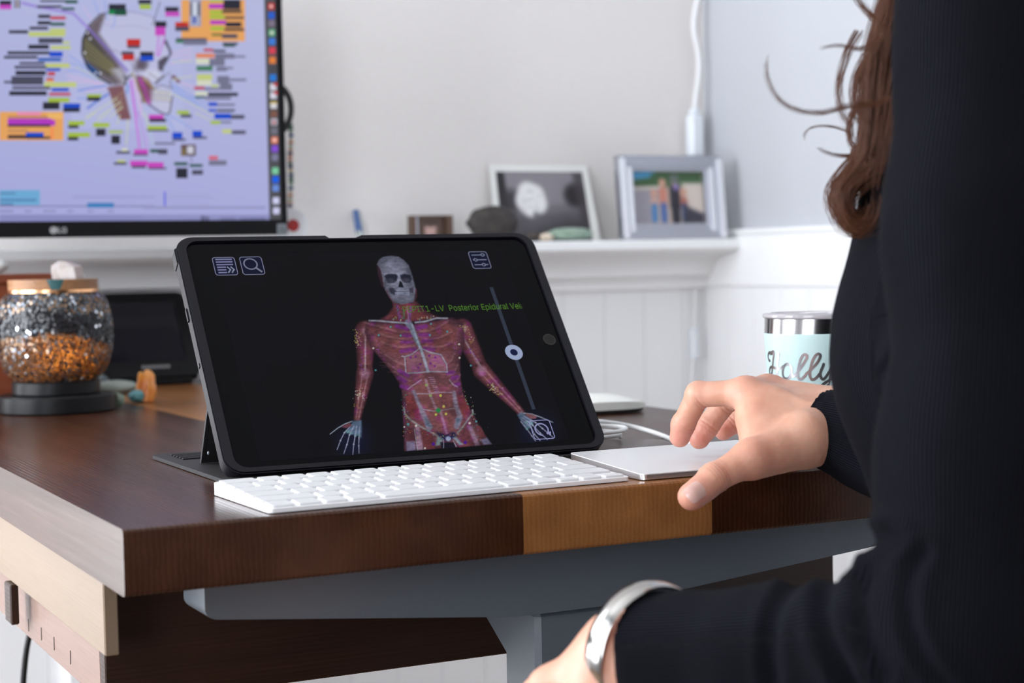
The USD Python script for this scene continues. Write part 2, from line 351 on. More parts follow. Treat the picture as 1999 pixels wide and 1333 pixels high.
# ------------------------------------------------------------------ keyboard and trackpad
KA = 0.02305
kb = thing('keyboard', 'slim white wireless keyboard along the front edge of the desk', 'keyboard', (0.09948, 0.01068, 0), KA)
def wedge(w, d, zf0, zf1, zb0, zb1, r=0.006):
    """low wedge with rounded corners in plan"""
    o = rrect(0, 0, w, d, r, 6); p = np.array(o.exterior.coords)[:-1]
    P = [(a, b, zf0 + (zb0 - zf0) * b / d) for a, b in p] + [(a, b, zf1 + (zb1 - zf1) * b / d) for a, b in p]
    return arr(m3.Manifold.hull_points(np.array(P)))
obj('body', wedge(0.279, 0.115, 0.0006, 0.0034, 0.0006, 0.0094, 0.004), 'aluminium_soft', kb, 30, local=True)
U, G = 0.27550 / 14.5, 0.0029
rows = [([1.5] + [1] * 13, 0.0170), ([1] * 13 + [1.5], 0.0190), ([1.5] + [1] * 13, 0.0190), ([1.75] + [1] * 11 + [1.75], 0.0190),
        ([2.25] + [1] * 10 + [2.25], 0.0190), ([1, 1, 1, 1.25, 5, 1.25, 1], 0.0190)]
def zt(yy): return 0.0034 + 0.0060 * yy / 0.115
def key(x0, x1, y0, y1):
    P = []
    for a, b in np.array(rrect(x0, y0, x1, y1, 0.0016, 2).exterior.coords)[:-1]: P.append((a, b, zt(b) - 0.0004)); P.append((a, b, zt(b) + 0.0012))
    for a, b in np.array(rrect(x0 + .0004, y0 + .0004, x1 - .0004, y1 - .0004, 0.0014, 2).exterior.coords)[:-1]: P.append((a, b, zt(b) + 0.0016))
    return arr(m3.Manifold.hull_points(np.array(P)))
ytop = 0.115 - 0.0015
for ks, hgt in rows:
    xx = 0.00175
    for w in ks:
        obj('key', key(xx + G / 2, xx + w * U - G / 2, ytop - hgt + G / 2, ytop - G / 2), 'key_white', kb, 30, local=True); xx += w * U
    if len(ks) == 7:
        ym = ytop - hgt / 2
        for (ox, y0, y1) in ((0, ytop - hgt + G / 2, ym - .0004), (1, ytop - hgt + G / 2, ym - .0004), (1, ym + .0004, ytop - G / 2), (2, ytop - hgt + G / 2, ym - .0004)):
            obj('key', key(xx + ox * U + G / 2, xx + (ox + 1) * U - G / 2, y0, y1), 'key_white', kb, 30, local=True)
    ytop -= hgt
tp = thing('trackpad', 'flat white glass trackpad to the right of the keyboard', 'trackpad', (0.3853, 0.0121, 0), -0.0184)
obj('body', wedge(0.160, 0.115, 0.0008, 0.0043, 0.0008, 0.0098, 0.005), 'aluminium', tp, 30, local=True)
obj('touch_surface', wedge(0.160, 0.115, 0.0044, 0.0051, 0.0099, 0.0106, 0.005), 'trackpad_white', tp, 30, local=True)

# ------------------------------------------------------------------ tablet in its folio case
PW, PH, PA, PT = 0.3248, 0.2317, -0.0378, 0.6716
PU = np.array([math.cos(PA), math.sin(PA), 0]); _n0 = np.array([-math.sin(PA), math.cos(PA), 0])
PV = np.array([0, 0, math.cos(PT)]) + math.sin(PT) * _n0; PN = np.cross(PU, PV)     # PN towards the sitter
PO = np.array([0.1252, 0.1838, 0.006])
def pad(m, dz=0.0): return plane_map(m, PO + PN * dz, PU, PV, PN)
def pad_px(pts):
    """picture points traced on the screen -> (u, v) on the tablet's face, metres"""
    out = []
    for x_, y_ in pts:
        d = ray(x_, y_); t = ((PO - EYE) @ PN) / (d @ PN); q = EYE + d * t - PO; out.append((q @ PU, q @ PV))
    return np.array(out)
case = thing('tablet_case', 'black folio case with fold-out stand behind the tablet', 'tablet case', (0.28, 0.28, 0))
outer = rrect(0, 0, PW, PH, 0.016, 10)
notch = Polygon([(0.130, PH + .001), (0.134, PH - 0.0028), (0.158, PH - 0.0028), (0.166, PH + .001)])
inner = rrect(0.0082, 0.0050, PW - 0.0082, PH - 0.0050, 0.011, 10)
rim = outer.difference(notch).difference(inner)
obj('bumper', pad(cat_([prism(rim, 0.0105, -0.0105), prism(outer.buffer(-0.0012).difference(notch.buffer(0.0012)).difference(inner), 0.0012, 0.0)])), 'case_rubber', case, 30)
obj('back_shell', pad(prism(outer.buffer(-0.002), 0.0016, -0.0118)), 'case_rubber', case)
obj('corner_guard', pad(prism(rrect(-0.0011, PH - 0.0270, 0.0040, PH - 0.0105, 0.0022), 0.0100, -0.0113)), 'case_rubber', case, 30)
obj('side_button', pad(prism(rrect(-0.0011, 0.150, 0.0005, 0.162, 0.0003), 0.003, -0.008)), 'case_rubber', case)
obj('side_button', pad(bx(-0.0006, 0.0004, 0.104, 0.107, -0.007, -0.004)), 'black_plastic', case)
fl = rrect(0.122, 0.165, 0.432, 0.386, 0.008)
flap = prism(fl, 0.0030, 0.0005)
obj('base_flap', move(flap), 'case_fabric', case, 30)
for k in range(5):
    obj('ridge', bx(0.134, 0.42, 0.330 + 0.0085 * k, 0.3342 + 0.0085 * k, 0.0034, 0.0048, 0.0006), 'case_fabric', case)
def leg_panel(x0, x1):
    a = PO + PV * 0.100 + PN * -0.0125; b = np.array([0, 0.292, 0.0040]); P = []
    for xx in (x0, x1):
        sk = (xx - PO[0]) * math.tan(PA)
        for yy, zz in ((a[1] + sk, a[2]), (b[1] + sk, b[2])):
            for o in (0, 0.0035): P.append((xx, yy + o, zz))
    return arr(m3.Manifold.hull_points(np.array(P)))
obj('kickstand', leg_panel(0.141, 0.425), 'case_fabric', case)
obj('gusset', cat_([leg_panel(0.138, 0.1405)]), 'case_fabric', case)
obj('rivet', pebble((0.1385, 0.272, 0.0125), (0.0010, 0.0016, 0.0016), seed=2, rough=0.1, sub=2), 'steel_grey', case, True)

tab = thing('tablet', 'large black tablet showing an anatomical figure on its dark screen', 'tablet', PO + PU * 0.16)
obj('body', pad(prism(inner.buffer(-0.0003), 0.0062, -0.0085)), 'black_plastic', tab, 30)
obj('glass', pad(prism(inner.buffer(-0.0003), 0.0010, -0.0022)), 'screen_glass', tab, 30)
FACE = -0.0012                                   # the glass face, just below the bumper's rim
hb = Point(0.3066, 0.1139)
hbp = obj('home_button', pad(prism(hb.buffer(0.0052, 24), 0.0002, FACE)), 'home_button', tab)
obj('home_button_ring', pad(prism(hb.buffer(0.0057, 24).difference(hb.buffer(0.0050, 24)), 0.0003, FACE)), 'home_ring', hbp)

# --- what the tablet shows: a vertex-coloured surface, the figure painted as a function of position
SU0, SU1, SV0, SV1 = 0.0285, 0.2925, 0.0112, 0.2135
def grid(u0, u1, v0, v1, nu, nv):
    uu, vv = np.meshgrid(np.linspace(u0, u1, nu), np.linspace(v0, v1, nv), indexing='ij')
    i = np.arange(nu * nv).reshape(nu, nv)
    f = np.concatenate([np.stack([i[:-1, :-1], i[1:, :-1], i[1:, 1:]], -1).reshape(-1, 3), np.stack([i[:-1, :-1], i[1:, 1:], i[:-1, 1:]], -1).reshape(-1, 3)])
    return np.stack([uu.ravel(), vv.ravel(), 0 * uu.ravel()], -1), f
def sm(d, w, s=1.0): return np.clip((w - d) / s + 0.5, 0, 1)
class Paint:
    def __init__(self, P, bg): self.P = P; self.C = np.tile(np.asarray(bg, float), (len(P), 1))
    def near(self, pts, pad_):
        pts = np.asarray(pts, float); lo, hi = pts.min(0) - pad_, pts.max(0) + pad_
        return np.nonzero(((self.P >= lo) & (self.P <= hi)).all(1))[0]
    def put(self, i, m, c, a=1.0):
        m = (m * a)[:, None]; self.C[i] = self.C[i] * (1 - m) + np.asarray(c, float) * m
    def line(self, pts, w, c, a=1.0, s=1.2, w1=None):
        pts = np.asarray(pts, float); w1 = w if w1 is None else w1; i = self.near(pts, max(w, w1) + s + 1); p = self.P[i]
        best = np.full(len(p), 1e9); L = max(1, len(pts) - 1)
        for k in range(len(pts) - 1):
            ab = pts[k + 1] - pts[k]; t = np.clip(((p - pts[k]) @ ab) / (ab @ ab + 1e-12), 0, 1)
            d = np.linalg.norm(p - pts[k] - t[:, None] * ab, axis=1) - (w + (w1 - w) * (k + t) / L) / 2
            best = np.minimum(best, d)
        self.put(i, sm(best, 0, s), c, a)
    def dot(self, c, r, col, a=1.0, s=1.0, sq=(1, 1)):
        i = self.near([c], r * max(sq) + s + 1); q = (self.P[i] - np.asarray(c)) / np.asarray(sq)
        self.put(i, sm(np.linalg.norm(q, axis=1), r, s), col, a)
    def poly(self, pts, c, a=1.0, s=2.0, inner=None):
        """filled polygon with a soft edge; inner = (colour, width) shades towards the middle"""
        pts = np.asarray(pts, float); i = self.near(pts, s + 1); p = self.P[i]; n = len(pts)
        ins = np.zeros(len(p), bool); best = np.full(len(p), 1e9)
        for k in range(n):
            A, B = pts[k], pts[(k + 1) % n]; ab = B - A
            t = np.clip(((p - A) @ ab) / (ab @ ab + 1e-12), 0, 1); best = np.minimum(best, np.linalg.norm(p - A - t[:, None] * ab, axis=1))
            cross = ((A[1] > p[:, 1]) != (B[1] > p[:, 1])) & (p[:, 0] < (B[0] - A[0]) * (p[:, 1] - A[1]) / (B[1] - A[1] + 1e-12) + A[0]); ins ^= cross
        d = np.where(ins, -best, best); self.put(i, sm(d, 0, s), c, a)
        if inner: self.put(i, np.clip(-d / inner[1], 0, 1), inner[0], a)
Z3 = lambda x, y: (680 + x / 7.688, 600 + y / 7.688)       # traced from enlargements of the photograph
Z4 = lambda x, y: (760 + x / 8.886, 740 + y / 8.886)
Z2 = lambda x, y: (600 + x / 3.174, 480 + y / 3.174)
ZL = lambda x, y: (640 + x / 9.086, 800 + y / 9.086)
ZR = lambda x, y: (940 + x / 11.1, 760 + y / 11.1)
ZH = lambda x, y: (680 + x / 6.665, 480 + y / 6.665)
def tr(Z, *q): return [Z(a, b) for a, b in q]

gv, gf = grid(SU0, SU1, SV0, SV1, 600, 462)
PP = proj((pad((gv, gf)))[0])
pt = Paint(PP, (13, 12, 17))
RED, DRED, PINK, BONE, BLU, MAG, VIO = (112, 54, 52), (76, 34, 36), (150, 98, 106), (136, 138, 150), (112, 128, 148), (112, 26, 122), (98, 52, 116)
def limb(pts, w0, w1, c, a=1, s=3): pt.line(pts, w0, c, a, s, w1)
# halo around the lit hands
for c_, r_ in (((690, 858), 34), ((1050, 838), 36)): pt.dot(c_, r_, (18, 20, 46), 0.75, 30)
# arms
for side in (0, 1):
    sh, el, wr_ = ((714, 644), (713, 728), (698, 815)) if side == 0 else ((903, 640), (941, 722), (1018, 803))
    limb([sh, el], 40, 27, DRED, 1, 5); limb([sh, el], 26, 17, RED, 0.9, 8)
    limb([el, wr_], 34, 14, DRED, 1, 4); limb([el, wr_], 22, 9, RED, 0.95, 6)
    n_ = np.array(wr_) - el; n_ = np.array([-n_[1], n_[0]]) / np.linalg.norm(n_)
    for o, w in ((-4.0, 3.0), (3.2, 2.4)): pt.line([np.array(el) + n_ * o * 1.5, np.array(wr_) + n_ * o * 0.7], w, PINK, 0.75, 2.5)
    pt.line([np.array(sh) + (0, 12), el], 4.2, PINK, 0.85, 3)
    pt.line([np.array(sh) + (0, 16), np.array(el) + (1, -5)], 1.8, (150, 136, 132), 0.8, 1.5)
    pt.dot(sh if side else (716, 645), 8, (150, 122, 132), 0.7, 9)
    pt.dot(el, 9, (148, 96, 122), 0.75, 8)
# neck, trapezius
pt.poly(tr(Z2, (560, 330), (500, 420), (420, 470), (620, 475), (820, 440), (740, 400), (680, 340)), DRED, 1, 5)
pt.poly(tr(ZH, (575, 700), (600, 820), (480, 935), (700, 975), (1080, 925), (930, 830), (880, 740)), (104, 42, 40), 1, 5)
# trunk
trunk = [(716, 626), (765, 628), (800, 632), (850, 624), (884, 618), (906, 630), (908, 664), (899, 700), (900, 737), (905, 765), (915, 790), (926, 808), (935, 826), (958, 866), (790, 879), (789, 845), (787, 810), (786, 770), (783, 752), (768, 728), (750, 706), (724, 676), (712, 646)]
pt.poly(trunk, (70, 34, 40), 1, 3.5, ((112, 58, 60), 16))
for q in (tr(Z3, (250, 260), (700, 250), (930, 300), (980, 600), (760, 690), (560, 640), (450, 520), (400, 380)), tr(Z3, (1060, 250), (1500, 200), (1640, 330), (1560, 640), (1300, 680), (1120, 600))):
    pt.poly(q, (104, 50, 46), 0.9, 6, ((120, 58, 52), 10))
# gaps between the ribs
for q, w in (((730, 270, 900, 310), 8), ((830, 400, 940, 410), 7), ((810, 505, 960, 510), 7), ((800, 645, 1000, 610), 8), ((1050, 300, 1170, 270), 8), ((1080, 400, 1210, 395), 7), ((1120, 495, 1250, 480), 7), ((1150, 600, 1290, 620), 7)):
    pt.line(tr(Z3, q[:2], q[2:]), w, MAG, 0.85, 4)
ribs = [[(250, 215), (560, 300), (750, 355), (930, 350)], [(470, 380), (650, 430), (800, 455), (950, 450)], [(500, 500), (640, 560), (820, 580), (1000, 570)], [(560, 700), (700, 790), (850, 850)], [(600, 830), (740, 930), (890, 975)], [(700, 950), (830, 1050), (930, 1085)],
        [(1500, 190), (1350, 290), (1200, 340), (1080, 350)], [(1560, 350), (1400, 430), (1250, 460), (1110, 450)], [(1560, 500), (1420, 570), (1280, 580), (1140, 560)], [(1600, 680), (1560, 780), (1470, 840)], [(1650, 850), (1590, 980), (1500, 1010)], [(1680, 1000), (1640, 1090), (1560, 1130)]]
for r_ in ribs: pt.line(tr(Z3, *r_), 3.0, (140, 94, 94), 0.62, 4.0); pt.line([(a_, b_ + 4.5) for a_, b_ in tr(Z3, *r_)], 2.0, (74, 34, 40), 0.45, 4.0)
for k in range(60):
    a = rng.uniform(0, 1, 2); xx, yy = 470 + a[0] * 1050, 280 + a[1] * 700
    pt.line(tr(Z3, (xx, yy), (xx + 150 * (-1 if xx > 1000 else 1), yy + 60 * rng.uniform(-1, .6))), 0.9, (142, 84, 82), 0.4, 1)
for q in ((770, 940, 900, 1010), (760, 1040, 860, 1100), (800, 1170, 880, 1190), (1500, 970, 1580, 960), (1570, 1050, 1640, 1030), (1620, 1150, 1660, 1140)):
    pt.line(tr(Z3, q[:2], q[2:]), 8, MAG, 0.8, 4)
pt.poly(tr(Z3, (860, 720), (1080, 640), (1400, 690), (1480, 830), (1470, 960), (1180, 960), (920, 985)), (128, 78, 88), 0.75, 5)
for q in ((940, 740), (1015, 728), (1085, 840), (1055, 890), (1222, 715), (1310, 735), (1240, 830), (1305, 870)): pt.dot(Z3(*q), 2.3, (104, 20, 112), 0.9, 1.5)
# breastbone, collar bones, tendinous lines
pt.line(tr(Z3, (900, 215), (960, 300), (1030, 480), (1085, 590)), 13, (104, 116, 134), 0.95, 3, 6)
pt.line(tr(Z3, (960, 240), (1040, 480), (1080, 590)), 3.5, (136, 150, 166), 0.8, 2)
pt.line(tr(Z3, (1090, 600), (1150, 780), (1200, 950)), 5.5, (138, 146, 160), 0.95, 2.2)
for l_ in ([(320, 185), (480, 190), (700, 212), (880, 220)], [(1010, 215), (1150, 200), (1330, 150), (1490, 150)]): pt.line(tr(Z3, *l_), 3.6, (132, 134, 144), 0.95, 1.8)
for l_ in ([(1080, 600), (960, 690), (850, 730), (810, 720)], [(1090, 600), (1230, 660), (1400, 700)], [(1200, 950), (1050, 970), (900, 975)], [(1200, 950), (1330, 950), (1490, 955)], [(850, 740), (870, 960)], [(1410, 720), (1480, 840), (1490, 960)]):
    pt.line(tr(Z3, *l_), 2.6, (130, 136, 150), 0.8, 1.6)
# belly
pt.poly(tr(Z4, (380, 120), (560, 10), (900, 10), (1090, 80), (1140, 480), (1130, 860), (1040, 930), (900, 910), (780, 850), (620, 560), (500, 320)), (116, 64, 62), 0.95, 5, ((128, 66, 62), 10))
for l_ in ([(480, 240), (680, 240), (840, 215), (1090, 215)], [(600, 510), (760, 540), (940, 525), (1130, 490)], [(560, 0), (420, 90), (330, 160)], [(1050, 0), (1110, 80), (1190, 120)]): pt.line(tr(Z4, *l_), 2.2, (150, 140, 150), 0.75, 1.5)
pt.line(tr(Z4, (640, 0), (720, 260), (800, 470), (900, 560), (1000, 920)), 5, (150, 112, 130), 0.75, 3)
for k in range(9): pt.line(tr(Z4, (690 + 14 * k, -40 + 34 * k), (780 + 12 * k, -46 + 34 * k)), 1.6, (160, 120, 156), 0.7, 1)
for l_, c_ in (([(430, 200), (500, 400), (620, 640), (700, 820)], (124, 116, 136)), ([(1130, 220), (1160, 420), (1230, 620), (1180, 800)], (124, 116, 136))): pt.line(tr(Z4, *l_), 7, c_, 0.85, 4, 12)
for q in (tr(Z4, (290, 280), (420, 260), (520, 520), (520, 680), (380, 620), (300, 480)), tr(Z4, (1190, 260), (1300, 300), (1390, 460), (1400, 560), (1300, 650), (1210, 460))): pt.poly(q, (112, 40, 38), 0.95, 5)
for q in (tr(Z4, (620, 640), (760, 820), (640, 800)), tr(Z4, (1150, 660), (1280, 660), (1180, 800))): pt.poly(q, (78, 98, 120), 0.8, 5)
for l_ in ([(260, 480), (280, 590), (360, 680), (500, 780), (660, 870), (940, 1020)], [(1450, 520), (1460, 580), (1400, 650), (1270, 830), (1110, 1010)]): pt.line(tr(Z4, *l_), 3.4, (126, 128, 122), 0.85, 2)
for q in (tr(Z4, (820, 890), (980, 960), (1130, 900), (1180, 960), (1060, 1060), (980, 1060), (880, 1010)),): pt.poly(q, (28, 22, 66), 0.9, 4)
for q, c_ in ((tr(Z4, (300, 830), (440, 820), (470, 1060), (290, 1050)), (96, 40, 44)), (tr(Z4, (300, 1070), (450, 1060), (470, 1220), (310, 1240)), (120, 108, 140)), (tr(Z4, (450, 800), (520, 800), (600, 1210), (490, 1230)), (142, 104, 124)),
              (tr(Z4, (560, 850), (760, 940), (800, 1200), (620, 1210)), (110, 44, 42)), (tr(Z4, (1360, 800), (1440, 800), (1580, 1130), (1500, 1140)), (142, 104, 124)), (tr(Z4, (1250, 900), (1360, 850), (1480, 1140), (1220, 1170)), (104, 46, 48)),
              (tr(Z4, (1500, 760), (1600, 820), (1700, 1020), (1590, 1000)), (106, 44, 42)), (tr(Z4, (1590, 1040), (1700, 1000), (1780, 1110), (1640, 1120)), (112, 108, 140)), (tr(Z4, (840, 980), (940, 1020), (900, 1130), (810, 1140)), (106, 132, 128)), (tr(Z4, (1110, 1000), (1170, 990), (1290, 1120), (1220, 1130)), (110, 130, 138)), (tr(Z4, (890, 1080), (1130, 1080), (1160, 1190), (910, 1190)), (16, 15, 30))):
    pt.poly(q, c_, 0.95, 4)
for l_ in ([(440, 860), (500, 1230)], [(950, 1040), (950, 1180)], [(1120, 1060), (1170, 1160)]): pt.line(tr(Z4, *l_), 1.6, (140, 146, 160), 0.8, 1.2)
pt.dot(Z4(1030, 1020), 5, (150, 160, 190), 0.95, 3)
# the strip below the screen's picture stays dark
# skull
cr_ = tr(ZH, (378, 225), (400, 170), (460, 130), (560, 115), (660, 130), (730, 175), (790, 240), (820, 320), (850, 420), (885, 560), (870, 650), (860, 720), (700, 750), (590, 730), (540, 660), (480, 560), (440, 420), (410, 300))
pt.poly(cr_, (84, 85, 98), 1, 2.5, ((112, 114, 130), 20))
pt.poly(tr(ZH, (375, 240), (430, 300), (465, 470), (480, 540), (440, 520), (385, 350)), (52, 30, 38), 0.9, 3)
pt.line(tr(ZH, (378, 225), (430, 280), (450, 380), (470, 520)), 1.5, (110, 100, 112), 0.8, 1.2)
pt.poly(tr(ZH, (475, 380), (520, 350), (620, 350), (650, 380), (635, 440), (590, 470), (520, 470)), (26, 27, 40), 0.95, 3)
pt.poly(tr(ZH, (675, 370), (740, 350), (810, 370), (830, 420), (810, 465), (730, 465), (690, 420)), (26, 27, 40), 0.95, 3)
pt.dot(ZH(550, 440), 6, (64, 64, 76), 0.7, 6, (1.3, .7)); pt.dot(ZH(760, 435), 6, (64, 64, 76), 0.7, 6, (1.3, .7))
pt.poly(tr(ZH, (675, 440), (655, 525), (725, 530), (705, 470)), (16, 16, 26), 0.95, 1.6)
pt.poly(tr(ZH, (530, 545), (580, 530), (640, 590), (600, 625), (560, 610)), (34, 34, 46), 0.8, 3)
pt.poly(tr(ZH, (790, 540), (850, 530), (850, 600), (810, 600)), (44, 40, 52), 0.8, 3)
pt.line(tr(ZH, (460, 350), (640, 350)), 2, (124, 126, 142), 0.5, 2); pt.line(tr(ZH, (680, 345), (820, 350)), 2, (124, 126, 142), 0.5, 2)
pt.poly(tr(ZH, (600, 590), (700, 582), (800, 592), (800, 630), (700, 640), (625, 630)), (62, 66, 84), 0.9, 2)
for k in range(11):
    xx = 620 + 17 * k
    pt.dot(ZH(xx, 601), 1.15, (150, 156, 176), 0.95, 0.8, (.9, 1.3)); pt.dot(ZH(xx + 4, 624), 1.05, (140, 146, 166), 0.9, 0.8, (.9, 1.2))
pt.line(tr(ZH, (500, 560), (530, 640), (600, 730), (700, 760)), 2, (96, 44, 52), 0.7, 3); pt.line(tr(ZH, (885, 560), (890, 640), (860, 720)), 3, (92, 40, 44), 0.7, 3)
pt.line(tr(ZH, (640, 770), (680, 950)), 5, VIO, 0.8, 3); pt.line(tr(ZH, (820, 790), (790, 970)), 6, VIO, 0.8, 3); pt.line(tr(ZH, (720, 830), (730, 930)), 4, (62, 92, 58), 0.7, 3); pt.line(tr(ZH, (770, 780), (790, 980)), 3, (150, 90, 120), 0.7, 2)
# hands: bones as fine pale lines
def bones(Z, wrist, palm, fingers, thumb):
    pt.poly(tr(Z, *palm), (84, 112, 138), 0.9, 4)
    for l_ in fingers:
        pt.line(tr(Z, *l_), 2.2, (132, 136, 162), 0.95, 1.3, 1.8)
        for q in l_[1:-1]: pt.dot(Z(*q), 1.8, (140, 148, 160), 0.9, 1)
    pt.line(tr(Z, *thumb), 2.6, (134, 148, 158), 0.95, 1.3, 1.8)
bones(ZL, None, [(440, 180), (600, 170), (610, 330), (600, 480), (540, 440), (470, 430), (390, 400), (300, 400), (420, 280)],
      [[(430, 250), (300, 390), (230, 530), (170, 690)], [(470, 270), (390, 430), (345, 600), (290, 760)], [(520, 270), (490, 450), (465, 600), (450, 780)], [(570, 280), (560, 480), (555, 620), (560, 755)]],
      [(430, 190), (300, 240), (180, 310), (45, 415)])
pt.poly(tr(ZL, (400, 215), (280, 260), (250, 295), (330, 310), (430, 270)), (112, 54, 58), 0.9, 3)
bones(ZR, None, [(780, 530), (880, 470), (940, 520), (1100, 640), (1130, 720), (1060, 800), (960, 830), (880, 700)],
      [[(920, 560), (1180, 700), (1330, 830), (1560, 1020)], [(900, 600), (1120, 760), (1280, 930), (1440, 1070)], [(880, 640), (1080, 800), (1160, 960), (1280, 1090)], [(860, 680), (1000, 850), (1100, 990), (1180, 1100)]],
      [(930, 500), (1100, 520), (1280, 580), (1560, 700)])
pt.poly(tr(ZR, (960, 500), (1100, 520), (1220, 570), (1180, 620), (1080, 620), (980, 560)), (124, 72, 66), 0.9, 3)
for Z, cs in ((ZL, [(370, 380), (420, 400), (500, 440), (560, 430), (340, 360)]), (ZR, [(1050, 800), (1000, 840), (1090, 720), (980, 700)])):
    for q in cs: pt.dot(Z(*q), 2.6, (96, 150, 140), 0.7, 2.5)
# fibre and shade: streaks across the muscle, noise all over, dark flanks
_n1 = meshkit.fbm(np.c_[PP[:, 0] * .16 + PP[:, 1] * .05, PP[:, 1] * .34, 0 * PP[:, 0]], 3, 3); _n2 = meshkit.fbm(np.c_[PP * .045, 0 * PP[:, 0] + 5], 3, 9)
_fig = np.clip((pt.C.max(1) - 34) / 30, 0, 1); _red = np.clip((pt.C[:, 0] - pt.C[:, 2] - 4) / 30, 0, 1)
pt.C *= (1 + _fig * ((_n1 - .5) * .42 + (_n2 - .5) * .45) - .06 * _fig)[:, None]
_v = np.clip((meshkit.fbm(np.c_[PP * .07, 0 * PP[:, 0] + 11], 3, 21) - .53) * 5, 0, 1) * _red * _fig
pt.C += _v[:, None] * np.array([10, -10, 22.0])
_g = pt.C.mean(1, keepdims=True); pt.C = np.clip(np.where(_fig[:, None] > 0, _g + (pt.C - _g) * (1 - .22 * _fig[:, None]) + _fig[:, None] * np.array([2, 2, 8.0]), pt.C), 0, 255)
# point markers
def dots(n, x0, y0, x1, y1, cols, r=(0.6, 1.2), shape=None):
    for _ in range(n):
        a = rng.uniform(0, 1, 2); q = (x0 + (x1 - x0) * a[0], y0 + (y1 - y0) * a[1])
        if shape is not None and not shape.contains(Point(q)): continue
        pt.dot(q, rng.uniform(*r), cols[rng.integers(len(cols))], 0.95, 0.7)
YEL, CYA, GRN, WHI, PUR = (168, 166, 78), (70, 138, 146), (72, 140, 74), (186, 184, 176), (150, 74, 160)
def strip(pts, half, n, cols, r):
    pts = np.asarray(pts, float)
    for _ in range(n):
        k = rng.integers(len(pts) - 1); q = pts[k] + (pts[k + 1] - pts[k]) * rng.uniform() + rng.normal(size=2) * half
        pt.dot(q, rng.uniform(*r) * .92, np.array(cols[rng.integers(len(cols))]) * .88, 0.85, 0.9)
strip([(697, 645), (697, 662), (702, 674)], 3.6, 46, [YEL, (176, 172, 130)], (0.7, 1.1))
strip([(900, 634), (912, 642), (920, 656), (921, 668)], 3.2, 40, [YEL, (176, 172, 130), (170, 120, 90)], (0.7, 1.1))
strip([(705, 770), (698, 770)], 5, 34, [WHI, (176, 168, 120)], (0.8, 1.4)); strip([(956, 752), (978, 765)], 4.2, 40, [WHI, (176, 168, 120), YEL], (0.8, 1.4))
strip([(709, 690), (707, 720)], 2.2, 26, [PUR, VIO], (0.8, 1.3)); strip([(915, 678), (936, 705)], 2.2, 24, [PUR, VIO], (0.8, 1.3))
strip([(735, 655), (742, 690)], 3, 18, [(170, 90, 110), PUR], (0.7, 1.2)); strip([(886, 650), (890, 690)], 3, 18, [(170, 90, 110), PUR], (0.7, 1.2))
strip([(788, 770), (790, 800), (796, 815), (790, 850)], 3, 30, [YEL, CYA, (170, 96, 110), GRN, WHI], (0.7, 1.2)); strip([(900, 760), (914, 785), (926, 812), (935, 840)], 3, 34, [YEL, CYA, (170, 96, 110), GRN, WHI], (0.7, 1.2))
strip([(766, 622), (790, 620)], 2, 12, [YEL, CYA, WHI], (0.8, 1.3)); strip([(810, 622), (845, 617)], 2, 14, [YEL, CYA, WHI], (0.8, 1.3))
strip([(775, 600), (790, 612), (806, 600)], 4, 26, [GRN, PUR, (176, 92, 60)], (0.6, 1.1)); strip([(690, 780), (705, 800)], 4, 14, [YEL, (170, 96, 70)], (0.6, 1.1))
strip([(800, 842), (880, 850), (950, 842)], 7, 40, [YEL, PUR, CYA, (186, 96, 60)], (0.6, 1.2))
for q, c_, r_ in (((856, 526), (30, 120, 60), 4.5), ((950, 460), YEL, 2.6), ((815, 600), YEL, 2.6), ((990, 590), YEL, 2.6), ((895, 270), YEL, 2.8), ((650, 90), (130, 140, 90), 3), ((720, 270), (130, 140, 90), 3), ((470, 795), WHI, 2.4), ((1400, 750), WHI, 2.4), ((1515, 720), CYA, 2), ((330, 768), CYA, 2.2), ((770, 1110), (66, 24, 128), 3.2), ((1325, 1085), (66, 24, 128), 3.4), ((625, 1185), WHI, 2), ((265, 815), WHI, 1.6)): pt.dot(Z4(*q), r_, c_, 0.95, 1.2)
for q, c_ in (((640, 280), CYA), ((460, 405), CYA), ((790, 410), CYA), ((1245, 235), CYA), ((1230, 405), CYA), ((1490, 350), CYA), ((415, 930), CYA), ((1845, 860), CYA), ((380, 600), WHI), ((1668, 540), WHI), ((1675, 745), WHI)): pt.dot(Z3(*q), 2.0, c_, 0.9, 1.2)
tone = np.where(pt.C / 255 <= 0.04045, pt.C / 255 / 12.92, ((pt.C / 255 + 0.055) / 1.055) ** 2.4)
obj('screen_picture', pad((gv, gf), FACE + 0.00008), 'tablet_screen', tab, col=tone, label='dark app screen with the skeleton and muscle figure')
# icons, slider and writing: thin shapes on the picture
def flat(shape, c, dz):
    v, f = pad(prism(shape, 0.00004), FACE + dz); return (v, f), np.tile(lin(*c), (len(v), 1))
inks = []
IC = (120, 122, 150)
def icon_box(x0, y0, s=0.0192):
    r_ = rrect(x0, y0, x0 + s, y0 + s, 0.0026); inks.append(flat(r_, (16, 18, 42), 0.00010)); inks.append(flat(r_.difference(r_.buffer(-0.00065)), IC, 0.00016))
def ln(pts, w, flatcap=True): return LineString(pts).buffer(w / 2, cap_style=2 if flatcap else 1, join_style=2 if flatcap else 1)
mm = 0.001
icon_box(28.5 * mm, 191.8 * mm); icon_box(51.5 * mm, 191.8 * mm)
for k in range(6): inks.append(flat(ln([(31.2 * mm, (208.6 - 2.75 * k) * mm), ((45.2 if k < 3 else 38.6) * mm, (208.6 - 2.75 * k) * mm)], 1.45 * mm), (112, 114, 150), 0.00016))
for k in range(2): inks.append(flat(ln([((39.6 + 3 * k) * mm, 200.8 * mm), ((42.0 + 3 * k) * mm, 197.7 * mm), ((39.6 + 3 * k) * mm, 194.4 * mm)], 1.25 * mm), (120, 128, 152), 0.00016))
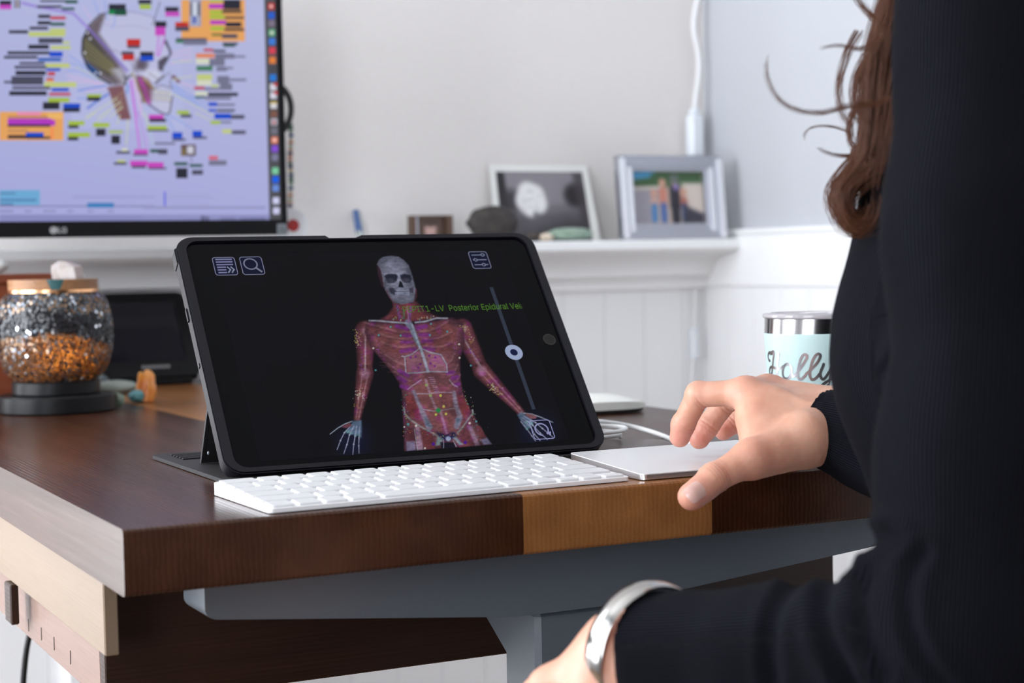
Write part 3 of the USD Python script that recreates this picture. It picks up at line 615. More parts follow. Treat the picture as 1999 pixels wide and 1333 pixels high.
c_ = Point(60.0 * mm, 203.2 * mm); inks.append(flat(c_.buffer(6.1 * mm).difference(c_.buffer(4.9 * mm)), (112, 116, 136), 0.00016))
inks.append(flat(ln([(64.2 * mm, 198.8 * mm), (68.4 * mm, 194.5 * mm)], 1.7 * mm), (112, 116, 136), 0.00016))
r3 = rrect(258.0 * mm, 192.8 * mm, 275.9 * mm, 212.2 * mm, 0.0026); inks.append(flat(r3, (16, 20, 42), 0.00010)); inks.append(flat(r3.difference(r3.buffer(-0.0006)), IC, 0.00016))
for yy, xc in ((208.2, 271.2), (202.8, 263.0), (197.3, 269.3)):
    k_ = Point(xc * mm, yy * mm).buffer(1.75 * mm); inks.append(flat(ln([(260.6 * mm, yy * mm), (273.6 * mm, yy * mm)], 0.8 * mm).difference(k_).union(k_.difference(Point(xc * mm, yy * mm).buffer(1.1 * mm))), (122, 130, 156), 0.00016))
r4 = rrect(261.2 * mm, 13.6 * mm, 280.4 * mm, 32.6 * mm, 0.0026); inks.append(flat(r4.difference(r4.buffer(-0.0007)), (140, 142, 186), 0.00016))
c4 = Point(270.6 * mm, 23.2 * mm)
arc = c4.buffer(6.4 * mm).difference(c4.buffer(5.1 * mm)).difference(Polygon([(270.6 * mm, 23.2 * mm), (270.0 * mm, 14 * mm), (276.5 * mm, 15 * mm)]))
inks.append(flat(arc, (136, 138, 178), 0.00016)); inks.append(flat(Polygon([(273.6 * mm, 20.2 * mm), (276.9 * mm, 16.2 * mm), (278.3 * mm, 20.8 * mm)]), (136, 138, 178), 0.00017))
inks.append(flat(ln([(269.0 * mm, 172 * mm), (269.4 * mm, 110 * mm)], 3.4 * mm), (46, 52, 66), 0.00012)); inks.append(flat(ln([(269.5 * mm, 95 * mm), (269.8 * mm, 43.4 * mm)], 3.4 * mm), (46, 52, 66), 0.00012))
kn = Point(269.4 * mm, 102.0 * mm); inks.append(flat(kn.buffer(7.9 * mm, 24).difference(kn.buffer(3.4 * mm, 20)), (148, 160, 190), 0.00018)); inks.append(flat(kn.buffer(3.4 * mm, 20), (18, 26, 60), 0.00018))
for txt, x0, x1, c in (('PEPIT1-LV', 181.5, 219.0, (72, 108, 38)), ('Posterior Epidural Vein', 223.5, 293.8, (72, 114, 40))):
    t_ = meshkit.text_mesh(txt, 0.0062, 0.00004); v, f = arr(t_); v = v.copy()
    v[:, 0] = x0 * mm + (v[:, 0] - v[:, 0].min()) * (x1 - x0) * mm / (v[:, 0].max() - v[:, 0].min()); v[:, 1] += 148.0 * mm
    if 'Vein' in txt:                                        # the screen's edge cuts the last letter
        keep = (v[f][:, :, 0] < 0.2915).all(1); f = f[keep]
    v, f = pad((v, f), FACE + 0.0002); inks.append(((v, f), np.tile(lin(*c), (len(v), 1))))
groups_ = {'list_icon': [], 'search_icon': [], 'settings_icon': [], 'rotate_icon': [], 'slider': [], 'lettering': []}
for (v, f), c in inks:
    uv = (v.mean(0) - PO) @ np.stack([PU, PV], 1) * 1000
    k = 'list_icon' if uv[0] < 50 and uv[1] > 180 else 'search_icon' if uv[0] < 80 and uv[1] > 180 else 'settings_icon' if uv[1] > 185 else 'rotate_icon' if uv[1] < 35 and uv[0] > 250 else 'lettering' if 145 < uv[1] < 158 and uv[0] < 262 else 'slider'
    groups_[k].append(((v, f), c))
for k, q in groups_.items():
    if k == 'lettering':
        for a_, b_ in q: obj(k, a_, 'tablet_screen', tab, col=b_)
    else: obj(k, cat_([a_ for a_, _ in q]), 'tablet_screen', tab, col=np.vstack([b_ for _, b_ in q]))

# ------------------------------------------------------------------ the monitor on its wall arm
MY = 1.17
def mo(x, y): p = on_y(x, y, MY); return p[0], p[2]
MX1, MZ0 = 0.5285, 0.2035
MX0, MZ1 = MX1 - 0.612, MZ0 + 0.365
mon = thing('monitor', 'black desktop monitor showing a labelled diagram of a skull', 'monitor', ((MX0 + MX1) / 2, MY, MZ0))
def fxz(poly, y0, y1):
    v, f = prism(poly, y1 - y0); return np.stack([v[:, 0], y1 - v[:, 2], v[:, 1]], -1), f
scr = sbox(MX0 + 0.009, MZ0 + 0.0205, MX1 - 0.0085, MZ1 - 0.009)
obj('bezel', fxz(rrect(MX0, MZ0, MX1, MZ1, 0.003).difference(scr), MY - 0.0012, MY + 0.016), 'monitor_bezel', mon, 30)
obj('back_cover', cat_([fxz(rrect(MX0 + .001, MZ0 + .001, MX1 - .001, MZ1 - .001, 0.004), MY + 0.006, MY + 0.022), fxz(rrect(MX0 + .12, MZ0 + .07, MX1 - .12, MZ1 - .07, 0.02), MY + 0.022, MY + 0.045)]), 'black_plastic', mon, 30)
obj('wall_arm', cat_([bx(0.185, 0.265, MY + 0.0455, MY + 0.056, 0.335, 0.435, 0.003), bx(0.205, 0.245, MY + 0.056, WY - 0.014, 0.365, 0.405, 0.004), bx(0.18, 0.27, WY - 0.014, WY - 0.0005, 0.31, 0.46, 0.003)]), 'black_plastic', mon)
# the picture on the screen: quads of colour, thinnest of steps apart, over a soft-painted skull
mv, mf, mc = [], [], []
def add(v, f, c):
    n = sum(len(a) for a in mv); mv.append(np.asarray(v)); mf.append(np.asarray(f) + n); mc.append(np.asarray(c))
level = [0]
def quad(x0, y0, x1, y1, c, Z):
    level[0] += 1; d = MY + 0.0006 - 0.0002 - 0.0000022 * level[0]
    P = [on_y(*Z(a, b), MY) for a, b in ((x0, y0), (x1, y0), (x1, y1), (x0, y1))]
    add([(p[0], d, p[2]) for p in P], [[0, 2, 1], [0, 3, 2]], np.tile(lin(*c), (4, 1)))
b_ = scr.bounds
add([(b_[0], MY + .0006, b_[1]), (b_[2], MY + .0006, b_[1]), (b_[2], MY + .0006, b_[3]), (b_[0], MY + .0006, b_[3])], [[0, 1, 2], [0, 2, 3]], [lin(158, 162, 212), lin(164, 166, 212), lin(178, 182, 216), lin(172, 178, 218)])
# skull and neck
gx0, gz0 = mo(140, 250); gx1, gz1 = mo(352, 8)
sv, sf = grid(gx0, gx1, gz0, gz1, 210, 240)
sw = np.stack([sv[:, 0], 0 * sv[:, 0] + MY, sv[:, 1]], -1); sp = Paint(proj(sw), (172, 177, 217))
S1 = lambda x, y: (x / 5.797, y / 5.797); S2 = lambda x, y: (280 + x / 5.797, y / 5.797); S3 = lambda x, y: (x / 5.333, 220 + y / 5.333); S4 = lambda x, y: (280 + x / 5.331, 220 + y / 5.331)
sp.poly(tr(S1, (1010, 270), (1130, 160), (1400, 130), (1700, 170), (1850, 330), (1900, 520), (1880, 700), (1800, 850), (1500, 880), (1400, 960), (1200, 930), (1000, 780), (930, 600), (940, 450)), (182, 184, 216), 1, 4)
sp.poly(tr(S1, (1010, 290), (1130, 170), (1200, 150), (1160, 260), (1120, 380), (1250, 560), (1380, 780), (1420, 950), (1290, 960), (1110, 860), (990, 740), (930, 600), (940, 440)), (92, 82, 88), 0.9, 8)
sp.poly(tr(S1, (940, 430), (1010, 340), (1200, 600), (1330, 780), (1230, 860), (1000, 700), (935, 560)), (70, 68, 62), 0.8, 6)
for k in range(5): sp.line(tr(S1, (950, 440 + 48 * k), (1290, 740 + 26 * k)), 3, (132, 128, 84), 0.75, 2)
sp.poly(tr(S1, (960, 690), (1100, 800), (1130, 850), (1040, 830), (985, 760)), (28, 74, 140), 0.95, 4)
sp.poly(tr(S1, (1240, 780), (1380, 760), (1420, 900), (1380, 960)), (176, 176, 190), 0.8, 6)
sp.line(tr(S1, (1010, 290), (940, 440), (930, 600), (990, 760), (1110, 870), (1250, 950)), 3.2, (24, 24, 38), 0.95, 2)
sp.line(tr(S1, (1010, 285), (1130, 165), (1230, 140)), 2, (52, 50, 66), 0.9, 2)
for q in ((990, 370), (1022, 437), (960, 597), (1083, 825), (1137, 828)): sp.dot(S1(*q), 2.2, (214, 216, 226), 0.95, 1.5)
sp.poly(tr(S1, (1215, 985), (1395, 965), (1480, 1333), (1345, 1333)), (122, 84, 92), 1, 4); sp.poly(tr(S3, (1225, 0), (1340, 0), (1360, 70), (1258, 72)), (120, 80, 88), 1, 3)
for k in range(4): sp.line(tr(S1, (1260 + 18 * k, 1130 + 50 * k), (1400, 1040 + 60 * k)), 1.4, (176, 160, 110), 0.7, 1.2)
sp.poly(tr(S1, (1550, 850), (1680, 880), (1739, 1000), (1720, 1160), (1640, 1160), (1560, 1000)), (118, 82, 98), 1, 4); sp.poly(tr(S2, (-20, 860), (40, 900), (120, 1010), (60, 1120), (-20, 1160)), (112, 76, 92), 1, 4)
sp.line(tr(S1, (1590, 900), (1690, 1160)), 9, (176, 72, 170), 0.7, 5); sp.line(tr(S1, (1500, 830), (1640, 1160)), 4, (150, 140, 90), 0.8, 2); sp.line(tr(S2, (0, 880), (130, 1010)), 4, (160, 140, 80), 0.8, 2)
sp.line(tr(S1, (1400, 860), (1430, 900), (1480, 850)), 3, (40, 40, 56), 0.9, 2); sp.line(tr(S1, (1440, 880), (1410, 960)), 3, (60, 58, 74), 0.9, 2)
sp.line(tr(S2, (260, 460), (310, 600), (290, 640), (240, 660)), 3, (52, 46, 62), 0.9, 2); sp.poly(tr(S2, (165, 690), (240, 640), (290, 660), (230, 760), (220, 810), (170, 790)), (62, 58, 74), 0.85, 4)
sp.poly(tr(S2, (-90, 690), (-20, 680), (40, 760), (-40, 800), (-110, 790)), (104, 92, 104), 0.7, 12)
sp.poly(tr(S2, (-10, 800), (140, 800), (230, 860), (130, 930), (30, 890)), (200, 202, 222), 0.85, 12); sp.line(tr(S2, (140, 940), (230, 860)), 4, (70, 64, 78), 0.8, 3)
sp.poly(tr(S2, (310, 860), (350, 850), (430, 930), (390, 935)), (108, 64, 70), 0.95, 3)
sp.poly(tr(S2, (90, 1020), (170, 980), (320, 1020), (330, 1100), (300, 1290), (200, 1250), (90, 1160)), (188, 188, 212), .85, 10)
for j in range(2):
    for k in range(8): sp.dot(S2(130 + 26 * k, 1040 + 62 * j + 3 * k), 2.5, (206, 206, 206), 0.9, 1.2, (.75, 1.6)); sp.line(tr(S2, (117 + 26 * k, 1010 + 62 * j + 3 * k), (117 + 26 * k, 1075 + 62 * j + 3 * k)), 1, (86, 82, 92), 0.8, 1)
sp.line(tr(S2, (330, 1090), (300, 1270), (260, 1300), (160, 1250), (60, 1180)), 2.6, (70, 66, 84), 0.9, 2)
sp.line(tr(S1, (1010, 330), (1270, 610), (1440, 800)), 5, (124, 106, 190), 0.85, 3)
sp.line(tr(S1, (1230, 140), (1420, 125), (1600, 150), (1720, 190), (1830, 300), (1880, 450)), 1.6, (120, 116, 140), 0.7, 2)
sp.line(tr(S1, (1130, 260), (1300, 300), (1500, 290), (1700, 330)), 1.4, (150, 148, 176), 0.6, 2); sp.line(tr(S1, (1180, 640), (1300, 560), (1480, 700), (1560, 840)), 1.6, (110, 104, 124), 0.6, 2)
for qa, qb in (((1240, 760), (1380, 930)), ((1300, 700), (1440, 860)), ((1540, 860), (1640, 1120)), ((1600, 980), (1700, 1120))): sp.line(tr(S1, qa, qb), 2, (84, 66, 76), .6, 3)
sp.poly(tr(S2, (-60, 660), (20, 640), (60, 720), (10, 800), (-70, 770)), (74, 64, 78), .7, 9); sp.line(tr(S2, (60, 830), (180, 900), (300, 820)), 2, (116, 110, 128), .7, 3); sp.line(tr(S2, (240, 470), (300, 560), (310, 610)), 4, (70, 62, 78), .8, 3)
sp.line(tr(S2, (110, 1010), (200, 960), (330, 1000)), 2, (96, 92, 108), .7, 3); sp.line(tr(S2, (330, 860), (300, 940), (330, 1010)), 2, (96, 90, 104), .7, 3)
rc = sp.C / 255.0; rc = np.where(rc <= 0.04045, rc / 12.92, ((rc + 0.055) / 1.055) ** 2.4)
add(np.stack([sv[:, 0], 0 * sv[:, 0] + MY + .0005, sv[:, 1]], -1), sf, rc)
def stroke(pts, w, c, Z):
    level[0] += 1; d = MY + 0.0006 - 0.0002 - 0.0000022 * level[0]
    P = np.array([on_y(*Z(a, b), MY)[[0, 2]] for a, b in pts]); s = LineString(P).buffer(w / 2 * 0.00069, cap_style=2)
    v2, f2 = trimesh.creation.triangulate_polygon(s, engine='earcut'); v2 = np.asarray(v2)
    add(np.stack([v2[:, 0], 0 * v2[:, 0] + d, v2[:, 1]], -1), f2, np.tile(lin(*c), (len(v2), 1)))
LV, LB, LP, LY, LM = (150, 132, 208), (140, 160, 220), (206, 176, 214), (190, 196, 170), (188, 128, 214)
for pts, w, c in (([(240, 30), (420, 75), (830, 150), (1010, 330)], 5, LV), ([(1060, 0), (1120, 160)], 2, LB), ([(1185, 0), (1215, 230)], 2, LB), ([(1300, 180), (1300, 260), (1260, 320)], 2, LB), ([(940, 60), (1040, 230)], 1.5, LP),
                  ([(780, 625), (980, 760)], 2.5, LB), ([(780, 700), (1000, 800), (1100, 880)], 2.5, LB), ([(860, 755), (1010, 830), (1160, 930)], 2, LY), ([(760, 800), (900, 800), (1150, 930)], 2, LB), ([(750, 850), (1150, 940)], 2, LP), ([(760, 910), (1180, 950)], 2, LP), ([(880, 1025), (1200, 970)], 3, (110, 140, 214)), ([(960, 1030), (1200, 1000)], 2, LP), ([(870, 1115), (985, 1110)], 3, LB), ([(985, 1230), (1090, 1150), (1230, 1060)], 3.5, (84, 116, 206)),
                  ([(1330, 1110), (960, 1333)], 2, LY), ([(1370, 1150), (1100, 1333)], 2, LY), ([(1390, 1200), (1240, 1333)], 2, LY), ([(1480, 900), (1540, 1333)], 6, LM), ([(1510, 880), (1620, 1333)], 4, LP), ([(1450, 950), (1440, 1060)], 3, (96, 140, 214))): stroke(pts, w, c, S1)
for pts, w, c in (([(1220, 130), (1250, 20)], 2, LY), ([(1315, 340), (1335, 70)], 2.5, LY), ([(1405, -20), (1455, 370)], 5, LM), ([(1440, -20), (1530, 370)], 5, (176, 156, 216)), ([(1480, -20), (1560, 200), (1600, 330)], 3, (170, 190, 210)), ([(900, 60), (1000, 0)], 2, LY), ([(1000, 100), (1160, -20)], 2, LY), ([(1505, 0), (1560, 160)], 2, LY)): stroke(pts, w, c, S3)
for pts, w, c in (([(320, 600), (560, 550)], 2, LP), ([(310, 650), (560, 600)], 2, LP), ([(300, 720), (560, 650)], 2, LP), ([(330, 700), (560, 690)], 2, LY), ([(150, 640), (175, 400)], 3.5, LM), ([(175, 640), (240, 420)], 3.5, LM), ([(100, 290), (190, 20)], 1.6, (70, 78, 84)), ([(330, 900), (560, 860)], 2, LY), ([(420, 930), (580, 990)], 2, LP), ([(320, 940), (580, 1120)], 2.5, LB), ([(320, 970), (730, 1180)], 2.5, LB), ([(320, 1000), (730, 1240)], 2.5, LB), ([(340, 1060), (800, 1310)], 2, LY), ([(330, 1030), (640, 1200)], 2.5, LB)): stroke(pts, w, c, S2)
for pts, w, c in (([(230, 20), (330, 200)], 2.5, LB), ([(260, 20), (520, 170)], 2.5, LB), ([(540, 0), (700, 80)], 2, LY), ([(0, 40), (60, 330)], 4, (176, 170, 216)), ([(500, 450), (500, 520)], 1.5, (90, 90, 110))): stroke(pts, w, c, S4)
K, K2, K3, KB, R_, RR, G_, G2, Y_, Y2, Y3, YP, B_, B2, M_, M2, O_ = (40, 40, 54), (72, 72, 92), (112, 112, 138), (88, 72, 60), (184, 58, 66), (186, 44, 38), (26, 78, 58), (66, 120, 92), (184, 194, 112), (158, 182, 66), (186, 196, 120), (204, 208, 186), (24, 72, 194), (30, 88, 170), (190, 68, 182), (172, 56, 184), (222, 158, 92)
T1 = [(455, 0, 740, 22, K), (740, 0, 880, 38, G_), (420, 62, 700, 88, K), (700, 85, 845, 115, G_), (430, 165, 570, 205, K), (570, 185, 745, 220, R_), (425, 238, 575, 280, K), (575, 255, 735, 290, G_), (335, 302, 545, 335, K), (565, 322, 745, 358, Y_), (100, 342, 320, 378, K), (325, 360, 740, 412, Y_), (435, 430, 710, 490, K2), (712, 468, 790, 495, Y_), (320, 505, 555, 555, K), (575, 518, 800, 558, Y_),
      (85, 580, 560, 615, K), (560, 585, 710, 642, B_), (45, 632, 425, 662, K), (430, 655, 695, 692, B2), (220, 702, 505, 728, K), (512, 718, 790, 765, Y_), (165, 745, 525, 775, K), (525, 770, 685, 802, B_), (175, 800, 520, 850, K), (540, 815, 625, 855, R_), (130, 862, 490, 960, K2), (45, 915, 130, 942, K2), (525, 882, 610, 905, R_), (525, 905, 610, 925, O_), (500, 930, 865, 985, Y3), (140, 978, 570, 1010, K2), (585, 995, 780, 1032, B_), (105, 1030, 530, 1080, K), (555, 1050, 800, 1080, R_), (545, 1105, 785, 1158, Y2), (985, 1065, 1150, 1097, Y2), (985, 1097, 1135, 1142, K), (485, 1155, 675, 1238, K), (715, 1170, 910, 1220, B_), (715, 1220, 905, 1268, K),
      (1230, 45, 1425, 110, K), (1230, 110, 1300, 165, (20, 120, 66)), (1300, 110, 1435, 175, G_), (1565, -5, 1715, 45, K), (1580, 50, 1710, 105, Y2), (1435, 440, 1590, 515, RR), (1440, 515, 1585, 548, K2), (1375, 580, 1515, 615, K2), (1385, 615, 1520, 682, RR), (1585, 585, 1739, 632, K), (1590, 632, 1739, 690, B_), (-5, 5, 130, 55, K), (-5, 55, 130, 105, M_), (165, -5, 225, 92, K2), (185, -5, 205, 92, (190, 180, 186))]
T2 = [(430, -5, 1150, 468, O_), (520, -5, 655, 300, (150, 152, 180)), (530, 30, 640, 180, (90, 92, 108)), (555, 20, 610, 280, (196, 204, 220)), (560, 180, 600, 270, (60, 84, 170)), (740, 45, 920, 97, M2), (905, -5, 1100, 105, K), (750, -5, 900, 22, Y2), (750, 115, 890, 162, Y2), (890, 110, 1115, 150, KB), (750, 170, 920, 215, Y2), (920, 185, 1140, 215, KB), (755, 230, 935, 275, M2), (930, 250, 1110, 305, K), (760, 300, 910, 345, Y2), (915, 320, 1140, 350, K), (770, 380, 890, 405, (80, 110, 50)), (890, 385, 1065, 432, K2),
      (245, 78, 400, 132, K), (248, 135, 408, 186, M_), (130, 240, 262, 305, K), (132, 305, 250, 402, M_), (360, 250, 510, 300, RR), (360, 300, 518, 352, K2), (365, 430, 720, 452, K2), (365, 452, 450, 488, G2), (450, 452, 720, 510, K3), (895, 480, 1070, 510, K2), (905, 505, 1040, 530, G_), (680, 550, 790, 580, R_), (790, 562, 930, 592, K2), (595, 605, 805, 655, (214, 128, 92)), (810, 605, 1030, 665, K3), (1030, 628, 1155, 652, K3), (595, 662, 745, 722, YP), (745, 665, 920, 745, K3), (600, 745, 785, 802, G2), (825, 755, 945, 805, K3), (945, 758, 1015, 782, K3), (605, 840, 780, 905, Y3), (835, 860, 970, 945, K3), (970, 890, 1165, 918, K3), (605, 908, 770, 966, YP), (770, 955, 850, 985, Y3), (865, 945, 1005, 1020, K3), (575, 980, 690, 1012, R_), (690, 992, 990, 1020, K3), (585, 1038, 725, 1078, YP), (728, 1048, 1070, 1088, K), (585, 1088, 700, 1112, G_), (700, 1095, 990, 1128, K3), (735, 1158, 835, 1200, B_), (835, 1172, 1035, 1198, K3), (735, 1235, 825, 1265, B_), (830, 1236, 1035, 1265, K2), (805, 1298, 990, 1333, B_), (990, 1300, 1145, 1333, K2), (380, 1250, 520, 1292, Y2), (420, 1295, 545, 1330, K2)]
T3 = [(-5, -10, 660, 288, O_), (490, 5, 650, 65, (228, 176, 100)), (80, 60, 540, 125, M2), (500, 75, 575, 135, M2), (80, 122, 525, 147, K), (270, 205, 455, 250, B_), (80, 232, 270, 268, K), (270, 248, 525, 272, K), (180, -5, 425, 25, (226, 130, 176)), (85, 35, 500, 55, (170, 124, 90)), (80, 178, 290, 198, (176, 130, 90)), (525, 150, 560, 272, (234, 140, 84)), (710, 85, 880, 130, Y2), (710, 130, 820, 162, K), (705, 205, 935, 255, Y2), (705, 252, 815, 288, K), (970, 105, 1140, 152, Y2), (1000, 165, 1100, 242, K), (1130, 185, 1280, 213, Y2), (1158, 235, 1250, 325, K), (1265, 370, 1330, 400, YP), (1210, 400, 1355, 428, K2), (1395, 380, 1540, 428, M_), (1385, 428, 1540, 448, K2), (1220, 492, 1305, 520, Y3), (1185, 515, 1320, 542, K2), (1355, 500, 1535, 552, M_), (1370, 552, 1520, 578, K2),
      (-5, 805, 415, 968, (106, 164, 206)), (-5, 830, 160, 850, (84, 132, 172)), (-5, 898, 380, 920, (80, 124, 166)), (-5, 945, 140, 965, (70, 112, 152)), (-5, 962, 1610, 984, (138, 140, 182)), (908, 938, 1185, 988, (62, 122, 180)), (760, 868, 1610, 886, (150, 152, 196)), (-5, 1015, 140, 1035, (136, 138, 178)), (260, 1015, 330, 1035, (136, 138, 178)), (450, 1015, 580, 1035, (140, 142, 182)), (700, 1015, 765, 1035, (140, 142, 182)), (910, 1015, 975, 1035, (140, 142, 182)), (1120, 1015, 1185, 1035, (140, 142, 182)), (-5, 1060, 1610, 1140, (134, 136, 186))]
T4 = [(55, 20, 210, 65, M_), (60, 62, 235, 97, K), (40, 135, 245, 175, Y2), (40, 175, 265, 195, K2), (300, 205, 405, 268, B_), (300, 270, 440, 292, K2), (510, 188, 610, 248, B_), (515, 248, 660, 272, K2), (738, 8, 910, 65, B_), (910, 25, 1050, 65, K2), (700, 82, 800, 120, Y2), (800, 88, 915, 110, K3), (820, 172, 915, 215, Y3), (918, 185, 1065, 222, K2), (115, 308, 330, 332, K3), (70, 380, 160, 415, G_), (155, 378, 250, 432, K2), (390, 330, 545, 450, (96, 80, 86)), (455, 350, 520, 425, (196, 196, 212)), (395, 370, 440, 450, (120, 104, 74)), (45, 515, 210, 572, M_), (50, 570, 240, 590, K2), (320, 515, 460, 548, G_), (340, 575, 460, 682, K), (480, 535, 615, 565, G_), (505, 595, 620, 645, K2), (680, 450, 775, 488, (206, 92, 112)), (680, 495, 865, 548, K3),
      (214, 820, 232, 990, (92, 92, 216)), (-5, 972, 1270, 1002, (146, 148, 190)), (250, 845, 690, 862, (158, 160, 202)), (250, 880, 750, 898, (158, 160, 202)), (300, 945, 690, 962, (158, 160, 202)), (-5, 1060, 1330, 1140, (138, 140, 188)), (598, 1072, 640, 1130, (92, 94, 130)), (650, 1078, 680, 1130, (92, 94, 130)), (800, 1085, 960, 1120, (122, 124, 168)), (1000, 1085, 1270, 1120, (120, 122, 166))]
for Zf, L_ in ((S1, T1), (S2, T2), (S3, T3), (S4, T4)):
    for q in L_: quad(*q, Zf)
quad(515.5, -4, 546.5, 468, (76, 76, 82), lambda x, y: (x + 0.025 * y, y))            # the dock strip
dock = [(72, RR, 2), (175, (40, 90, 196), 2), (265, (120, 110, 130), 2), (370, (90, 170, 130), 2), (470, (60, 120, 210), 2), (572, (206, 64, 84), 2), (682, (220, 124, 60), 2), (785, (70, 70, 80), 2), (880, (36, 116, 206), 2), (985, (206, 206, 220), 2), (1080, (206, 206, 222), 2), (1190, (206, 206, 214), 2), (1290, (124, 84, 70), 2), (95, (176, 176, 190), 4), (190, (110, 110, 124), 4), (285, (222, 126, 96), 4), (375, (128, 76, 206), 4), (465, (120, 120, 150), 4), (605, (120, 196, 156), 4), (695, (14, 92, 226), 4), (785, (100, 136, 210), 4), (915, (200, 202, 232), 4), (1020, (198, 198, 230), 4)]
for yy, c, z_ in dock:
    Y_p = yy / 5.797 if z_ == 2 else 220 + yy / 5.331; X_p = 529.0 + 0.025 * Y_p
    quad(X_p - 6.2, Y_p - 6.4, X_p + 6.2, Y_p + 6.4, c, lambda x, y: (x, y))
    if yy in (985, 1080): quad(X_p + 1, Y_p - 8, X_p + 8, Y_p - 2, (196, 60, 70), lambda x, y: (x, y))
    if yy in (95,): quad(X_p - 3, Y_p - 2, X_p + 3, Y_p + 4, (180, 70, 70), lambda x, y: (x, y))
    if yy in (285, 370, 72): quad(X_p - 2.6, Y_p - 2.6, X_p + 2.6, Y_p + 2.6, (226, 206, 206), lambda x, y: (x, y))
    if yy == 1190: quad(X_p - 6.2, Y_p - 6.4, X_p + 6.2, Y_p - 3, (214, 186, 80), lambda x, y: (x, y))
# the picture must stay inside the panel
V_, F_, C_ = np.vstack(mv), np.vstack(mf), np.vstack(mc)
V_[:, 0] = np.clip(V_[:, 0], b_[0], b_[2]); V_[:, 2] = np.clip(V_[:, 2], b_[1], b_[3])
obj('screen_picture', (V_, F_), 'monitor_screen', mon, col=C_, label='lavender screen with a side view of a skull and coloured label boxes')
obj('panel', bx(b_[0] - .001, b_[2] + .001, MY + 0.0012, MY + 0.004, b_[1] - .001, b_[3] + .001), 'black_plastic', mon)
# maker's mark: a disc with a face cut into it and two letters
lx, lz = mo(104, 449.5)
disc = Point(lx, lz).buffer(0.0047, 24)
disc = disc.difference(LineString([(lx, lz + .0028), (lx, lz - .002), (lx + .0015, lz - .002)]).buffer(.00025)).difference(Point(lx - .0016, lz + .0012).buffer(.0006)).difference(LineString([(lx + .0036 * math.cos(a), lz + .0036 * math.sin(a)) for a in np.linspace(0, -4.7, 20)]).buffer(.00022))
lg = obj('logo', fxz(disc, MY - 0.0016, MY - 0.00115), 'logo_grey', mon)
tx = meshkit.text_mesh('LG', 0.0068, 0.0004, bold=True); v, f = arr(tx); l0 = mo(111.5, 454.5)
obj('logo_letters', (np.stack([v[:, 0] + l0[0], MY - 0.00115 - v[:, 2], v[:, 1] + l0[1]], -1), f), 'logo_grey', lg)
s0, s1 = mo(541, 461), mo(559, 437)
stk = obj('sticker', fxz(sbox(s0[0], s0[1] + .001, s1[0], s1[1]), MY - 0.0016, MY - 0.0011), 'sticker_grey', mon, label='small grey sticker on the lower right corner of the bezel')
ce = ((s0[0] + s1[0]) / 2, (s0[1] + s1[1]) / 2 + .0005)
obj('sticker_print', fxz(sbox(ce[0] - .0042, ce[1] - .0045, ce[0] + .0042, ce[1] + .0045).difference(sbox(ce[0] - .0033, ce[1] - .0036, ce[0] + .0033, ce[1] + .0036)).union(sbox(ce[0] - .002, ce[1] - .0022, ce[0] + .002, ce[1] + .0022).difference(sbox(ce[0] - .001, ce[1] - .001, ce[0] + .001, ce[1] + .001))), MY - 0.0018, MY - 0.0016), 'sticker_line', stk)

# ------------------------------------------------------------------ lanyard hanging beside the monitor
M('lanyard_black', (0.015, 0.015, 0.017), 0.5); M('badge_white', (0.80, 0.81, 0.84), 0.3); M('badge_red', (0.42, 0.012, 0.010), 0.35)
beadc = [(0.10, 0.16, 0.14), (0.62, 0.42, 0.30), (0.12, 0.17, 0.30), (0.60, 0.33, 0.28), (0.45, 0.52, 0.45), (0.66, 0.56, 0.32), (0.60, 0.30, 0.20), (0.08, 0.20, 0.12), (0.10, 0.09, 0.18), (0.66, 0.6, 0.5)]
for k, c in enumerate(beadc): M(f'bead_{k}', c, 0.4)
LY_ = 1.235
lan = thing('lanyard', 'beaded lanyard with a white and red badge reel hanging beside the monitor', 'lanyard', on_y(566, 300, LY_))
lp = np.array([on_y(*q, LY_) for q in ((552, 172), (562, 186), (567.5, 204), (567.5, 222), (562, 240), (554, 254))]); lp = spline(lp, 40)
obj('strap_loop', tube(lp, 0.0044, 12), 'lanyard_black', lan, True)
obj('hook', cat_([tube(np.array([lp[0], lp[0] + [-.02, .01, .012], [lp[0][0] - .03, WY - .001, lp[0][2] + .012]]), 0.003, 8)]), 'lanyard_black', lan, True)
ys = np.linspace(244, 402, 24)
obj('cord', tube([on_y(567.0, 236, LY_)] + [on_y(567.3 + 1.0 * math.sin(k * .5), yy, LY_) for k, yy in enumerate(ys)] + [on_y(570, 412, LY_)], 0.0007, 6), 'lanyard_black', lan)
for k, yy in enumerate(ys):
    b = trimesh.creation.icosphere(2, 1.0); b.apply_scale([0.0043, 0.0043, 0.0026]); b.apply_translation(on_y(567.3 + 1.0 * math.sin(k * .5), yy, LY_))
    obj('bead', b, f'bead_{(k * 7 + k // 3) % 10}', lan, True)
bc = on_y(571, 440, LY_)
def disc_y(c, r0, r1, y0, y1, n=40):
    p = Point(c[0], c[2]).buffer(r1, n); p = p.difference(Point(c[0], c[2]).buffer(r0, n)) if r0 else p
    return fxz(p, y0, y1)
obj('badge_ring', disc_y(bc, 0.0085, 0.0235, LY_ - 0.003, LY_ + 0.003), 'badge_white', lan, 30)
obj('badge_back', disc_y(bc, 0, 0.0232, LY_ + 0.0031, LY_ + 0.005), 'badge_white', lan)
obj('badge_centre', disc_y(bc, 0, 0.0083, LY_ - 0.0045, LY_ + 0.003), 'badge_red', lan, 30, label='red centre of the badge reel')

